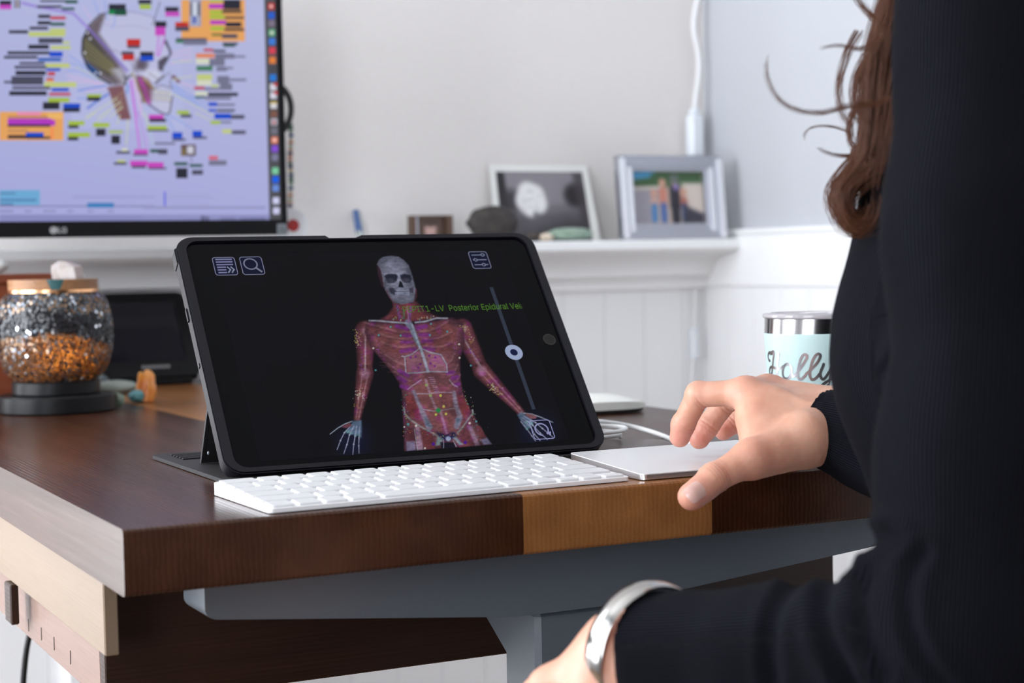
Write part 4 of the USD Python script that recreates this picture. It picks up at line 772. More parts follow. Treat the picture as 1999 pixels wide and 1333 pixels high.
# ------------------------------------------------------------------ things on the ledge
M('pen_blue', (0.06, 0.12, 0.30), 0.3); M('pen_silver', (0.45, 0.5, 0.5), 0.25, metallic=0.8); M('paper', (0.82, 0.82, 0.80), 0.45)
M('silver_frame', (0.44, 0.45, 0.50), 0.30, metallic=0.85); M('silver_bright', (0.88, 0.89, 0.93), 0.2, metallic=0.7); M('frame_back', (0.05, 0.05, 0.05), 0.7)
M_noise('stone_dark', (0.022, 0.018, 0.017), (0.06, 0.05, 0.046), (60, 60, 60), 0.6, 5, bump=0.5, bdist=0.002)
M_noise('stone_black', (0.02, 0.015, 0.012), (0.07, 0.055, 0.045), (120, 120, 120), 0.5, 4)
M_noise('stone_pale', (0.62, 0.50, 0.38), (0.75, 0.66, 0.55), (120, 120, 120), 0.5, 4)
M_noise('stone_green', (0.16, 0.27, 0.20), (0.36, 0.46, 0.38), (70, 70, 160), 0.3, 4)
M_wood('frame_brown', (0.07, 0.04, 0.03), (0.12, 0.07, 0.05), (0.2, 0.13, 0.1), 'z', 0.4)
LT = LTOP
p0 = on_y(707, 460, 1.375); p1 = on_y(704, 411, 1.395)
pen = thing('pen', 'short blue and silver pen standing upright against the wall', 'pen', (p0[0], 1.375, LT))
a_ = np.array([p0[0], 1.378, LT + 0.0005]); b2 = np.array([p1[0], WY - 0.0052, p1[2]]); dd = b2 - a_
def cyl(a, b, ra, rb, n=20): return tube([a, a + (b - a) * .02, a + (b - a) * .98, b], [ra * .75, ra, rb, rb * .8], n)
obj('barrel', cyl(a_ + dd * 0.36, b2, 0.0064, 0.0050), 'pen_blue', pen, 40); obj('tip', cyl(a_, a_ + dd * 0.355, 0.0048, 0.0058), 'pen_silver', pen, 40, label='silver lower end'); obj('clip', tube([a_ + dd * .95 + [0.003, -.0065, 0], a_ + dd * .5 + [0.003, -.0075, 0]], 0.0012, 8), 'pen_silver', pen)
def picture(o, u, v, w, h, nu, nv, fn):
    """a flat print: grid in (0..1, 0..1) coloured by fn"""
    gv_, gf_ = grid(0, 1, 0, 1, nu, nv); P = Paint(np.stack([gv_[:, 0] * 100, (1 - gv_[:, 1]) * 100 * h / w], -1), (128, 128, 128)); fn(P, 100 * h / w)
    c = P.C / 255.0; c = np.where(c <= 0.04045, c / 12.92, ((c + 0.055) / 1.055) ** 2.4)
    return (np.asarray(o) + gv_[:, :1] * w * np.asarray(u) + gv_[:, 1:2] * h * np.asarray(v), gf_), c
# little framed photo
q0, q1 = on_y(803, 466, 1.362), on_y(884, 420, 1.362)
w_, h_ = q1[0] - q0[0], q1[2] - LT
sp_ = thing('photo_block', 'tiny brown framed portrait standing low on the ledge', 'picture frame', ((q0[0] + q1[0]) / 2, 1.37, LT))
obj('frame', fxz(sbox(q0[0], LT + .0004, q1[0], q1[2]).difference(sbox(q0[0] + .0125, LT + .006, q1[0] - .0115, q1[2] - .003)), 1.362, 1.376), 'frame_brown', sp_)
obj('back', bx(q0[0] + .001, q1[0] - .001, 1.3705, 1.3775, LT + .001, q1[2] - .001), 'frame_back', sp_)
def portrait(P, H):
    P.C[:] = (92, 70, 58); P.dot((50, H * .55), 26, (206, 168, 160), 1, 10, (.8, 1.1)); P.poly([(18, H), (30, H * .8), (70, H * .8), (84, H)], (150, 130, 126), 1, 6); P.dot((50, H * .25), 22, (74, 54, 44), .9, 10, (1.1, .6))
mm_, cc_ = picture((q0[0] + .0125, 1.3700, LT + .006), (1, 0, 0), (0, 0, 1), w_ - .024, h_ - .009, 30, 24, portrait)
obj('photo', mm_, 'photo_print', sp_, col=cc_)
obj('inner_line', fxz(sbox(q0[0] + .0085, LT + .001, q0[0] + .0115, q1[2] - .001), 1.3612, 1.362), 'silver_frame', sp_)
# black and white print, curling away from the wall
P0, P1 = on_y(957, 322, 1.412), on_y(1149, 322, 1.412)
pw, ph = P1[0] - P0[0], P0[2] - LT + 0.0005
pr = thing('photo_print', 'unframed black and white print with a white border leaning on the wall', 'photograph', ((P0[0] + P1[0]) / 2, 1.39, LT))
def bw(P, H):
    P.C[:] = (128, 124, 130)
    P.poly([(0, 0), (100, 0), (100, H * .42), (0, H * .5)], (136, 132, 140), 1, 6)
    P.poly([(0, H * .62), (100, H * .5), (100, H), (0, H)], (92, 88, 94), 1, 8); P.poly([(0, H * .58), (50, H * .5), (100, H * .48), (100, H * .56), (0, H * .66)], (112, 108, 116), .9, 6)
    P.poly([(0, 0), (9, 0), (12, H), (0, H)], (26, 22, 26), 1, 3); P.dot((14, H * .42), 11, (44, 40, 44), .9, 10)
    P.dot((88, H * .34), 12, (46, 42, 46), 1, 7); P.poly([(88, 0), (100, 0), (100, H), (94, H)], (70, 66, 70), .9, 6)
    P.poly([(20, H * .9), (60, H * .74), (100, H * .7), (100, H), (20, H)], (60, 57, 62), .9, 12)
    for c in ((34, H * .30), (42, H * .34), (30, H * .42), (44, H * .46), (36, H * .50)): P.dot(c, 11, (232, 230, 232), 1, 5)
    P.dot((42, H * .62), 4, (104, 100, 104), .9, 3)
    for k in range(60):
        a = rng.uniform(0, 2 * np.pi); r = rng.uniform(0, 13); P.dot((37 + r * math.cos(a), H * .42 + r * math.sin(a)), rng.uniform(.8, 2.2), (204, 202, 206) if k % 2 else (246, 246, 248), .6, 1.5)
bd = 0.011
(pv_, pf_), pc_ = picture((0, 0, 0), (1, 0, 0), (0, 0, 1), pw - 2 * bd, ph - bd - .001, 96, 66, bw)
def curl(v, off=0.0):
    """local (s along, 0, t up) -> leaning print, its right edge bowing forwards"""
    s, t = v[:, 0], v[:, 2]; k = np.clip((s / pw - 0.72) / 0.28, 0, 1) ** 2; low = 1 - t / ph
    y = 1.3925 + (t / ph) * (WY - 1.396) - 0.010 * k * low
    return np.stack([P0[0] + s + 0.004 * k * low - 0.001, y - off, LT + .0004 + t], -1)
gv_, gf_ = grid(0, pw, 0, ph, 40, 30); gv_ = np.stack([gv_[:, 0], 0 * gv_[:, 0], gv_[:, 1]], -1)
top_, bot_ = curl(gv_, 0.0003), curl(gv_, -0.0003); n_ = len(top_)
obj('paper', cat_([(top_, gf_), (bot_, gf_[:, ::-1])]), 'paper', pr, True)
pv_ = pv_ + [bd, 0, .001]
obj('image', (curl(pv_, 0.0007), pf_), 'photo_print', pr, col=pc_, label='black and white picture area of the print')
# silver frame
FY = 1.305
F0, F1 = on_y(1207, 464, FY), on_y(1415, 304, FY)
fx0, fx1, fz0, fz1 = F0[0] + .006, F1[0] - .001, LT + .0005, F1[2]
fr = thing('silver_picture_frame', 'silver picture frame with a colour family photo at the right end of the ledge', 'picture frame', ((fx0 + fx1) / 2, FY, LT))
o0, o1 = on_y(1242, 437, FY), on_y(1379, 334, FY)
lean = 0.20
def leanf(m):
    v, f = arr(m); v = v.copy(); v[:, 1] = FY + (v[:, 1]) + (v[:, 2] - LT) * lean * 0.5; return v, f
obj('frame', leanf(fxz(rrect(fx0, fz0, fx1, fz1, .002).difference(sbox(o0[0] - .006, o0[2] - .006, o1[0] + .006, o1[2] + .006)), -0.006, 0.008)), 'silver_frame', fr)
obj('inner_moulding', leanf(fxz(sbox(o0[0] - .006, o0[2] - .006, o1[0] + .006, o1[2] + .006).difference(sbox(o0[0], o0[2], o1[0], o1[2])), -0.003, 0.007)), 'silver_frame', fr)
for xa in (fx0 + .006, fx1 - .007): obj('edge_rib', leanf(fxz(rrect(xa - .005, fz0 + .002, xa + .005, fz1 - .004, .004), -0.009, -0.0058)), 'silver_bright', fr, 30)
for xa in (o0[0] - .010, o1[0] + .010): obj('inner_rib', leanf(fxz(rrect(xa - .004, fz0 + .012, xa + .004, o1[2] + .006, .0035), -0.0095, -0.0058)), 'silver_bright', fr, 30)
obj('back_board', leanf(bx(fx0 + .004, fx1 - .004, 0.0082, 0.011, fz0 + .001, fz1 - .003)), 'frame_back', fr)
obj('easel_leg', cat_([bx((fx0 + fx1) / 2 - .02, (fx0 + fx1) / 2 + .02, FY + 0.05, FY + 0.053, LT + .0004, LT + .06), bx((fx0 + fx1) / 2 - .02, (fx0 + fx1) / 2 + .02, FY + 0.017, FY + 0.052, LT + .056, LT + .06)]), 'frame_back', fr)
def family(P, H):
    P.C[:] = (176, 160, 150)
    P.poly([(0, 0), (100, 0), (100, H * .28), (0, H * .30)], (56, 88, 52), 1, 5); P.poly([(0, 0), (34, 0), (24, H * .12), (0, H * .16)], (70, 150, 200), 1, 5)
    P.poly([(0, H * .34), (40, H * .32), (30, H), (0, H)], (150, 146, 156), 1, 6); P.poly([(70, H * .22), (100, H * .22), (100, H * .82), (84, H * .82), (76, H * .5)], (206, 194, 186), 1, 5)
    P.line([(0, H * .33), (40, H * .30)], 3, (206, 196, 190), .9, 3)
    for x_, w_, c1, c2, t_ in ((30, 9, (206, 158, 140), (60, 120, 180), .36), (43, 11, (196, 128, 110), (70, 100, 160), .16), (60, 15, (40, 36, 46), (34, 32, 44), .14), (72, 9, (170, 96, 84), (50, 70, 110), .34)):
        P.line([(x_, H * (t_ + .22)), (x_, H * .64)], w_, c1, 1, 4); P.line([(x_, H * .66), (x_, H * .92)], w_ * .8, c2, 1, 4); P.dot((x_, H * (t_ + .06)), 5, (196, 150, 130), 1, 3)
    P.dot((60, H * .14), 7, (92, 104, 100), .9, 3); P.poly([(74, H * .66), (100, H * .82), (100, H), (70, H)], (40, 40, 56), .9, 6); P.dot((62, H * .3), 4, (150, 130, 200), .8, 3)
mm_, cc_ = picture((o0[0], 0.004, o0[2]), (1, 0, 0), (0, 0, 1), o1[0] - o0[0], o1[2] - o0[2], 64, 48, family)
obj('photo', leanf(mm_), 'photo_print', fr, col=cc_, label='colour photograph of people outdoors')
# stones on the ledge
def stone(name, label, px, Y, rad, mat, seed, rough=0.25, z=LT, facets=None, rot=0.0, smooth=True, cat='stone', group='stones on the picture ledge'):
    c = on_y(px, 466, Y); return obj(name, pebble((c[0], Y, z + .0002), rad, rot, seed, rough, facets), mat, None, smooth if not facets else False, label=label, cat=cat, group=group)
stone('dark_stone', 'large dark brown rounded stone in front of the black and white print', 962, 1.345, (0.0425, 0.026, 0.0275), 'stone_dark', 3, 0.16)
stone('small_black_stone', 'small blackish pebble between the dark stone and the pale pebble', 1040, 1.325, (0.0125, 0.011, 0.0068), 'stone_black', 5)
stone('pale_stone', 'small cream pebble beside the flat green stone on the ledge', 1066, 1.318, (0.0125, 0.011, 0.0064), 'stone_pale', 6)
stone('green_stone', 'flat pale green polished stone on the ledge in front of the print', 1113, 1.325, (0.040, 0.018, 0.0105), 'stone_green', 8, 0.12)

# ------------------------------------------------------------------ white cord in the corner
M('cord_white', (0.80, 0.80, 0.82), 0.45); M('plug_white', (0.78, 0.82, 0.88), 0.35)
CY = WY - 0.022
cord = thing('white_cord', 'white cord with an inline connector hanging in the room corner', 'cord', on_y(1358, 230, CY))
cp = np.array([on_y(*q, CY) for q in ((1368, -60), (1362, 0), (1355, 40), (1355, 60), (1362, 95), (1365, 125), (1362, 165), (1356, 226))])
obj('cable', tube(spline(cp, 50), 0.0045, 10), 'cord_white', cord, True)
c0, c1 = on_y(1357, 306, CY), on_y(1356, 224, CY)
obj('connector', bx(c1[0] - .0125, c1[0] + .0125, CY - .011, CY + .011, c0[2], c1[2], .004), 'plug_white', cord)
obj('connector_collar', bx(c1[0] - .008, c1[0] + .008, CY - .008, CY + .008, c1[2], c1[2] + .01, .003), 'plug_white', cord)
cp = np.array([on_y(*q, CY) for q in ((1357, 306), (1357, 380))]); cp = np.vstack([cp, [[cp[1][0], CY, LT + .001]]])
obj('cable', tube(cp, 0.004, 10), 'cord_white', cord, True)
CY2 = WY - 0.0185
cp = np.array([[on_y(1357, 580, CY2)[0], CY2, 0.106]] + [on_y(*q, CY2) for q in ((1357, 600), (1356, 640))])
cd2 = thing('white_cord', 'white cord with a slim plug running down the wainscot below the ledge', 'cord', cp[0])
obj('cable', tube(cp, 0.004, 10), 'cord_white', cd2, True)
k0, k1 = on_y(1354, 702, CY2), on_y(1355, 640, CY2)
obj('plug', bx(k1[0] - .0075, k1[0] + .0075, CY2 - .006, CY2 + .0055, k0[2], k1[2], .003), 'plug_white', cd2)
obj('cable', tube(spline([on_y(*q, CY2) for q in ((1353, 702), (1351, 740), (1346, 790), (1342, 860), (1345, 1000))], 30), 0.004, 10), 'cord_white', cd2, True)

# ------------------------------------------------------------------ left end of the desk: candle jar, box, device, stones
JX, JY = 0.164, 0.945
M('satin_black', (0.009, 0.009, 0.010), 0.36, specular_ior_level=0.15)
rest = thing('display_base', 'round two-step black base under the mosaic jar', 'stand', (JX, JY, 0))
obj('base', lathe([(0, 0.0004), (0.064, 0.0004), (0.0655, 0.002), (0.0655, 0.0185), (0.0640, 0.0202), (0, 0.0202)], 72, (JX, JY)), 'satin_black', rest, 35)
obj('riser', lathe([(0, 0.0203), (0.0475, 0.0203), (0.0495, 0.022), (0.0495, 0.0345), (0.0480, 0.0362), (0, 0.0362)], 72, (JX, JY)), 'satin_black', rest, 35)
jar = thing('mosaic_jar', 'round crackled glass mosaic jar glowing amber inside', 'candle holder', (JX, JY, 0.0364))
Z0, Z1 = 0.0366, 0.1372
jp = [(0.046, 0.0), (0.0525, 0.006), (0.0595, 0.018), (0.0640, 0.034), (0.0658, 0.052), (0.0650, 0.068), (0.0618, 0.084), (0.0560, 0.0950), (0.0505, 0.1000)]
from scipy.interpolate import CubicSpline
_jz = np.array([a[1] for a in jp]); _jr = CubicSpline(_jz, [a[0] for a in jp])
zz = np.linspace(0, 0.1000, 34)
# the glass is a thin dark shell; its inner face is set in by its thickness
usdkit.material(stage, '/World/Looks/smoked_glass', {'tint': ('attribute', {'attribute': 'col'}), 't': ('translucent_bsdf', {}), 'g': ('glossy_bsdf', {'color': (0.9, 0.9, 0.9), 'roughness': 0.08}), 'd': ('diffuse_bsdf', {'color': (0.020, 0.023, 0.028)}), 'f': ('fresnel', {'IOR': 1.5}), 'm0': ('mix_closure', {'fac': 0.72}), 'm': ('mix_closure', {})},
                [('tint.color', 't.color'), ('t.BSDF', 'm0.closure1'), ('d.BSDF', 'm0.closure2'), ('f.fac', 'm.fac'), ('m0.closure', 'm.closure1'), ('g.BSDF', 'm.closure2')], surface='m.closure')
gl_v, gl_f = lathe([(0.0, Z0)] + [(float(_jr(z)) - 0.0016, Z0 + z) for z in np.linspace(0, .1, 70)], 144, (JX, JY))
camang = math.atan2(EYE[1] - JY, EYE[0] - JX)
def band_wave(th): da = (th - camang + np.pi) % (2 * np.pi) - np.pi; return 0.057 + 0.011 * np.cos(1.5 * da + 0.3)
_up = gl_v[:, 2] - Z0 - band_wave(np.arctan2(gl_v[:, 1] - JY, gl_v[:, 0] - JX)); _t = np.clip((-_up - .010) / .006, 0, 1)[:, None]; _s = np.clip((_up - .012) / .004, 0, 1)[:, None]
obj('glass', (gl_v, gl_f), 'smoked_glass', jar, col=np.array([.010, .010, .012]) * (1 - _t) * (1 - _s) + np.array([.50, .28, .105]) * _t + np.array([.05, .055, .06]) * _s)
def M_chip(name, c, rough, metal, transl, tw):
    usdkit.material(stage, '/World/Looks/' + name, {'p': ('principled_bsdf', {'base_color': c, 'roughness': rough, 'metallic': metal}), 't': ('translucent_bsdf', {'color': transl}), 'm': ('mix_closure', {'fac': tw})}, [('p.BSDF', 'm.closure1'), ('t.BSDF', 'm.closure2')], surface='m.closure')
M_chip('chip_amber', (0.17, 0.115, 0.075), 0.14, 0.7, (0.98, 0.58, 0.18), 0.36)
M_chip('chip_bronze', (0.30, 0.21, 0.15), 0.14, 0.8, (0.9, 0.45, 0.15), 0.25)
M_chip('chip_smoke', (0.15, 0.17, 0.20), 0.10, 0.6, (0.3, 0.3, 0.3), 0.15)
M_chip('chip_dark', (0.014, 0.014, 0.018), 0.14, 0.1, (0.1, 0.08, 0.06), 0.03)
M_chip('chip_mirror', (0.80, 0.82, 0.86), 0.04, 1.0, (0.5, 0.5, 0.5), 0.0)
groups = {k: [] for k in ('chip_amber', 'chip_bronze', 'chip_smoke', 'chip_dark', 'chip_mirror')}
r_ = np.random.default_rng(11)
zc = 0.0015
while zc < 0.0985:
    R0 = float(_jr(zc)); step = 0.0030; n = int(2 * np.pi * R0 / 0.0033)
    for k in range(n):
        th = (k + r_.uniform(-.35, .35)) / n * 2 * np.pi; z = np.clip(zc + r_.normal(0, .0008), 0.0008, 0.0992); R = float(_jr(z)); dR = float(_jr(z, 1))
        nrm = np.array([math.cos(th), math.sin(th), -dR]); nrm /= np.linalg.norm(nrm)
        nrm = nrm + r_.normal(0, 0.13, 3); nrm /= np.linalg.norm(nrm)
        e1 = np.cross([0, 0, 1.0], nrm); e1 /= np.linalg.norm(e1); e2 = np.cross(nrm, e1)
        a0 = r_.uniform(0, 6.28); rad = r_.uniform(0.0012, 0.0021); m = r_.integers(4, 6)
        c = np.array([JX + math.cos(th) * (R - .0006), JY + math.sin(th) * (R - .0006), Z0 + z])
        P = []
        for q in range(m):
            rr = rad * r_.uniform(.75, 1.25); a = a0 + q * 2 * np.pi / m; pv = c + e1 * rr * math.cos(a) + e2 * rr * 1.25 * math.sin(a); P += [pv - nrm * .0005, pv + nrm * .0006]
        # bands: a smoky top, a dark wave around the middle, amber and bronze below
        up = z - float(band_wave(th))
        t = r_.uniform()
        if abs(up) < 0.0135 + .003 * math.sin(5 * th): key_ = 'chip_dark' if t < .92 else ('chip_mirror' if t > .975 else 'chip_smoke')
        elif up > 0: key_ = 'chip_smoke' if t < .50 else ('chip_bronze' if t < .80 else ('chip_dark' if t < .93 else 'chip_mirror'))
        else: key_ = 'chip_amber' if t < .36 else ('chip_bronze' if t < .62 else ('chip_dark' if t < .84 else ('chip_smoke' if t < .95 else 'chip_mirror')))
        groups[key_].append(arr(m3.Manifold.hull_points(np.array(P))))
    zc += step
for nme, key_ in (('amber_chips', 'chip_amber'), ('bronze_chips', 'chip_bronze'), ('smoky_chips', 'chip_smoke'), ('black_chips', 'chip_dark'), ('mirror_chips', 'chip_mirror')):
    obj(nme, cat_(groups[key_]), key_, jar, kind='stuff')
usdkit.material(stage, '/World/Looks/flame', {'e': ('emission', {'color': (1.0, 0.55, 0.18), 'strength': 120.0})}, [], surface='e.emission')
M('candle_wax', (0.75, 0.66, 0.5), 0.6)
fa = np.array([JX, JY]) + np.array([EYE[0] - JX, EYE[1] - JY]) / 2.1 * 0.034 + CR[:2] * 0.007
cnd = obj('candle', lathe([(0, Z0 + .0045), (0.0105, Z0 + .0045), (0.0105, Z0 + .022), (0, Z0 + .022)], 32, tuple(fa)), 'candle_wax', jar, 35)
obj('flame', lathe([(0, 0.0605), (0.0035, 0.064), (0.0048, 0.069), (0.0035, 0.075), (0.0012, 0.081), (0, 0.083)], 16, tuple(fa)), 'flame', cnd, True)
# lid: segments of copper wood with a teal wedge between, over a bright copper band
M_wood('lid_wood', (0.19, 0.085, 0.036), (0.28, 0.138, 0.064), (0.36, 0.19, 0.092), 'x', 0.4, ring=30)
M('teal_resin', (0.035, 0.095, 0.10), 0.25); M('copper', (0.85, 0.46, 0.24), 0.22, metallic=1.0)
ZL0 = Z0 + 0.1002
obj('band', lathe([(0.0465, ZL0), (0.0512, ZL0), (0.0512, ZL0 + .0032), (0.0465, ZL0 + .0032), (0.0465, ZL0)], 72, (JX, JY)), 'copper', jar, 40, label='bright copper band under the lid')
def sector(a0, a1, r0, r1):
    aa = np.linspace(a0, a1, max(3, int(abs(a1 - a0) / .08))); return Polygon([(JX + r1 * math.cos(a), JY + r1 * math.sin(a)) for a in aa] + ([(JX + r0 * math.cos(a), JY + r0 * math.sin(a)) for a in aa[::-1]] if r0 else [(JX, JY)]))
ca = camang + 0.05
lidh = 0.0115
def sect_solid(at0, at1, ab0, ab1, r1):
    P = []
    for (a0, a1, z) in ((ab0, ab1, ZL0 + .0033), (at0, at1, ZL0 + .0033 + lidh)):
        for a in np.linspace(a0, a1, 14): P.append((JX + r1 * math.cos(a), JY + r1 * math.sin(a), z))
        P.append((JX, JY, z))
    return arr(m3.Manifold.hull_points(np.array(P)))
hw0, hw1 = 0.10, 0.20
lid_parts = []
for a0, a1, b0, b1 in ((ca + hw1, ca + 3.1, ca + hw0, ca + 3.1),):
    obj('lid_segment', sect_solid(a0, a1, b0, b1, 0.0503), 'lid_wood', jar, 35)
obj('lid_segment', sect_solid(ca - 3.1, ca - hw1, ca - 3.1, ca - hw0, 0.0503), 'lid_wood', jar, 35)
obj('lid_inlay', sect_solid(ca - hw1 + .004, ca + hw1 - .004, ca - hw0 + .004, ca + hw0 - .004, 0.0500), 'teal_resin', jar, 35, label='dark teal wedge let into the front of the lid')
LIDZ = ZL0 + .0033 + lidh
usdkit.material(stage, '/World/Looks/quartz', {'n': ('noise_texture', {'scale': 60.0, 'detail': 4.0}), 'r': ('rgb_ramp', {'ramp': [(0.3, (0.36, 0.30, 0.285)), (0.7, (0.52, 0.47, 0.455))]}), 'p': ('principled_bsdf', {'roughness': 0.12, 'transmission_weight': 0.25, 'subsurface_weight': 0.2, 'subsurface_scale': 0.01})}, [('n.fac', 'r.fac'), ('r.color', 'p.base_color')], surface='p.BSDF')
def crystal(c, w, d, h, tipx, seed, rot=0.0, taper=.45):
    r = np.random.default_rng(seed); P = []
    for k in range(6):
        a = k * np.pi / 3 + r.uniform(-.2, .2); q = np.array([w * math.cos(a), d * math.sin(a)]) * r.uniform(.85, 1.1)
        P.append((*q, 0)); P.append((*(q * .96 + [tipx * .35, 0]), h * r.uniform(.5, .68))); P.append((*(q * taper + [tipx, 0]), h * r.uniform(.92, 1.0)))
    v, f = arr(m3.Manifold.hull_points(np.array(P))); v = v @ rz(rot).T; return v + np.asarray(c), f
cq = on_y(134, 548, JY + 0.018)
obj('quartz_crystal', crystal((cq[0], cq[1], LIDZ + .0002), 0.0185, 0.014, 0.0215, -0.005, 4, -YAW, .36), 'quartz', None, label='clear faceted quartz crystal standing on the wooden jar lid', cat='crystal')
# reddish box behind the jar, a pale stone on it
M_wood('box_wood', (0.10, 0.024, 0.011), (0.145, 0.036, 0.016), (0.19, 0.052, 0.024), 'x', 0.38, ring=20)
BY = 1.09; br = on_y(102, 533, BY)
bxx = thing('wooden_box', 'reddish brown wooden box behind the mosaic jar', 'box', (br[0] - .11, BY + .05, 0))
bt = br[2]
obj('body', bx(br[0] - 0.225, br[0] - .0005, BY + .0015, BY + .12, 0.0004, bt - .0125, .001), 'box_wood', bxx)
obj('lid', bx(br[0] - 0.227, br[0] + .0005, BY, BY + .122, bt - .0123, bt, .002), 'box_wood', bxx)
c = on_y(2, 533, BY + .03)
M_noise('stone_pale_grey', (0.42, 0.42, 0.41), (0.6, 0.6, 0.58), (90, 90, 90), 0.4, 4)
obj('grey_stone', pebble((c[0] - .006, BY + .03, bt + .0002), (0.015, 0.012, 0.0095), 0, 9, 0.15), 'stone_pale_grey', None, True, label='pale grey stone on top of the reddish wooden box', cat='stone')
# small screen leaning back
GX0, GX1, GH = 0.263, 0.4365, 0.1235
gb = np.array([0, 1.285, 0.0012]); gl = 0.62
dev = thing('navigation_device', 'black portable navigation screen leaning back near the wall', 'device', ((GX0 + GX1) / 2, 1.30, 0))
gu = np.array([1.0, 0, 0]); gvv = np.array([0, math.sin(gl), math.cos(gl)]); gn = np.cross(gu, gvv); go = np.array([GX0, 1.280, 0.0125]); gh_ = 0.1235 / math.cos(gl) * 0.93; gw = GX1 - GX0
def gp(m): return plane_map(m, go, gu, gvv, gn)
body = rrect(0, 0, gw, gh_, 0.010)
M('device_screen', (0.016, 0.016, 0.022), 0.07); M('label_grey', (0.30, 0.30, 0.31), 0.4)
obj('housing', gp(cat_([prism(body.difference(rrect(.016, .026, gw - .016, gh_ - .013, .003)), .013, -.013), prism(rrect(.015, .025, gw - .015, gh_ - .012, .003), .010, -.013)])), 'black_plastic', dev, 30)
obj('screen', gp(prism(rrect(.0162, .0262, gw - .0162, gh_ - .0132, .003), .0015, -.0030)), 'device_screen', dev)
for k in range(7): obj('brand_mark', gp(prism(rrect(gw * .53 + .0058 * k, .0135, gw * .53 + .0058 * k + .0043, .0185, .0012), .0004, 0)), 'label_grey', dev)
obj('stand', cat_([tube([go + gu * gw / 2 + gvv * gh_ * .55 - gn * .0135, [GX0 + gw / 2, 1.384, 0.006]], .006, 10), tube([[GX0 + gw / 2 - .03, 1.384, 0.0066], [GX0 + gw / 2 + .03, 1.384, 0.0066]], .006, 10)]), 'black_plastic', dev)
obj('foot_rest', bx(GX0 + .012, GX1 - .012, 1.279, 1.300, 0.0004, 0.0105, .002), 'black_plastic', dev)
# polished stones and crystals around the base
usdkit.material(stage, '/World/Looks/orange_calcite', {'n': ('noise_texture', {'scale': 45.0, 'detail': 4.0}), 'r': ('rgb_ramp', {'ramp': [(0.30, (0.62, 0.13, 0.015)), (0.55, (0.74, 0.25, 0.06)), (0.75, (0.80, 0.48, 0.30))]}), 'p': ('principled_bsdf', {'roughness': 0.22, 'subsurface_weight': 0.35, 'subsurface_scale': 0.01, 'subsurface_radius': (1.0, 0.4, 0.15)})}, [('n.fac', 'r.fac'), ('r.color', 'p.base_color')], surface='p.BSDF')
M_noise('teal_stone', (0.06, 0.20, 0.23), (0.13, 0.34, 0.36), (60, 60, 60), 0.2, 4)
M_noise('sage_stone', (0.20, 0.25, 0.22), (0.30, 0.34, 0.31), (50, 50, 50), 0.4, 4)
M_noise('green_glass', (0.22, 0.32, 0.24), (0.46, 0.52, 0.42), (90, 90, 90), 0.08, 4, transmission_weight=0.35)
M_noise('blue_stone', (0.06, 0.08, 0.09), (0.14, 0.17, 0.18), (60, 60, 60), 0.4, 4)
oc = on_z(288, 786)
def horn(c, seed):
    """a curved blunt crystal: two fused points bending to one side"""
    pts = spline([(0, 0, .0), (.0035, 0, .014), (.003, 0, .026), (-.003, 0, .0325)], 24); rad = np.interp(np.linspace(0, 1, 24), [0, .3, .75, .93, 1], [.0105, .0112, .0090, .0060, .0028])
    v1, f1 = tube(pts, rad, 8); p2 = spline([(-.008, .002, .0), (-.0085, .001, .014), (-.0075, 0, .029), (-.0085, 0, .0330)], 20); v2, f2 = tube(p2, np.interp(np.linspace(0, 1, 20), [0, .5, .85, 1], [.0068, .0070, .0054, .0025]), 7)
    v, f = cat_([(v1, f1), (v2, f2)]); v = v * [1, .9, 1]; v[:, 2] = np.maximum(v[:, 2], 0); v = v + (meshkit.fbm(v * 90, 2, seed) - .5)[:, None] * .0035; v[:, 2] -= v[:, 2].min(); v = v * [0.86, 1.0, 1.06]
    return v @ rz(-YAW).T + np.asarray(c), f
obj('orange_crystal', horn((oc[0], oc[1] + .004, .0002), 3), 'orange_calcite', None, 35, label='upright curved orange crystal on the desk beside the teal stone', cat='crystal', group='stones around the black base')
tcn = on_z(272, 786)
obj('teal_stone', pebble((tcn[0] - .002, tcn[1] - .002, .0002), (.0120, .010, .0080), 0, 12, .12), 'teal_stone', None, True, label='small polished teal stone in front of the orange crystal', cat='stone', group='stones around the black base')
sc_ = on_z(236, 772)
obj('sage_stone', pebble((sc_[0] - .003, sc_[1] + .02, .0002), (.030, .014, .0095), -.1, 14, .10), 'sage_stone', None, True, label='long flat sage green stone lying behind the teal stone', cat='stone', group='stones around the black base')
gc = on_z(231, 796)
obj('green_crystal', pebble((gc[0] + .002, gc[1] + .006, .0002), (.0080, .008, .0105), .3, 21, .1, facets=22), 'green_glass', None, label='small pale green glassy crystal touching the round black base', cat='crystal', group='stones around the black base')
bs = on_z(205, 765)
obj('blue_grey_stone', pebble((bs[0] - .004, bs[1] + .01, .0002), (.012, .011, .0110), 0, 15, .15), 'blue_stone', None, True, label='dull blue grey stone behind the right side of the black base', cat='stone', group='stones around the black base')

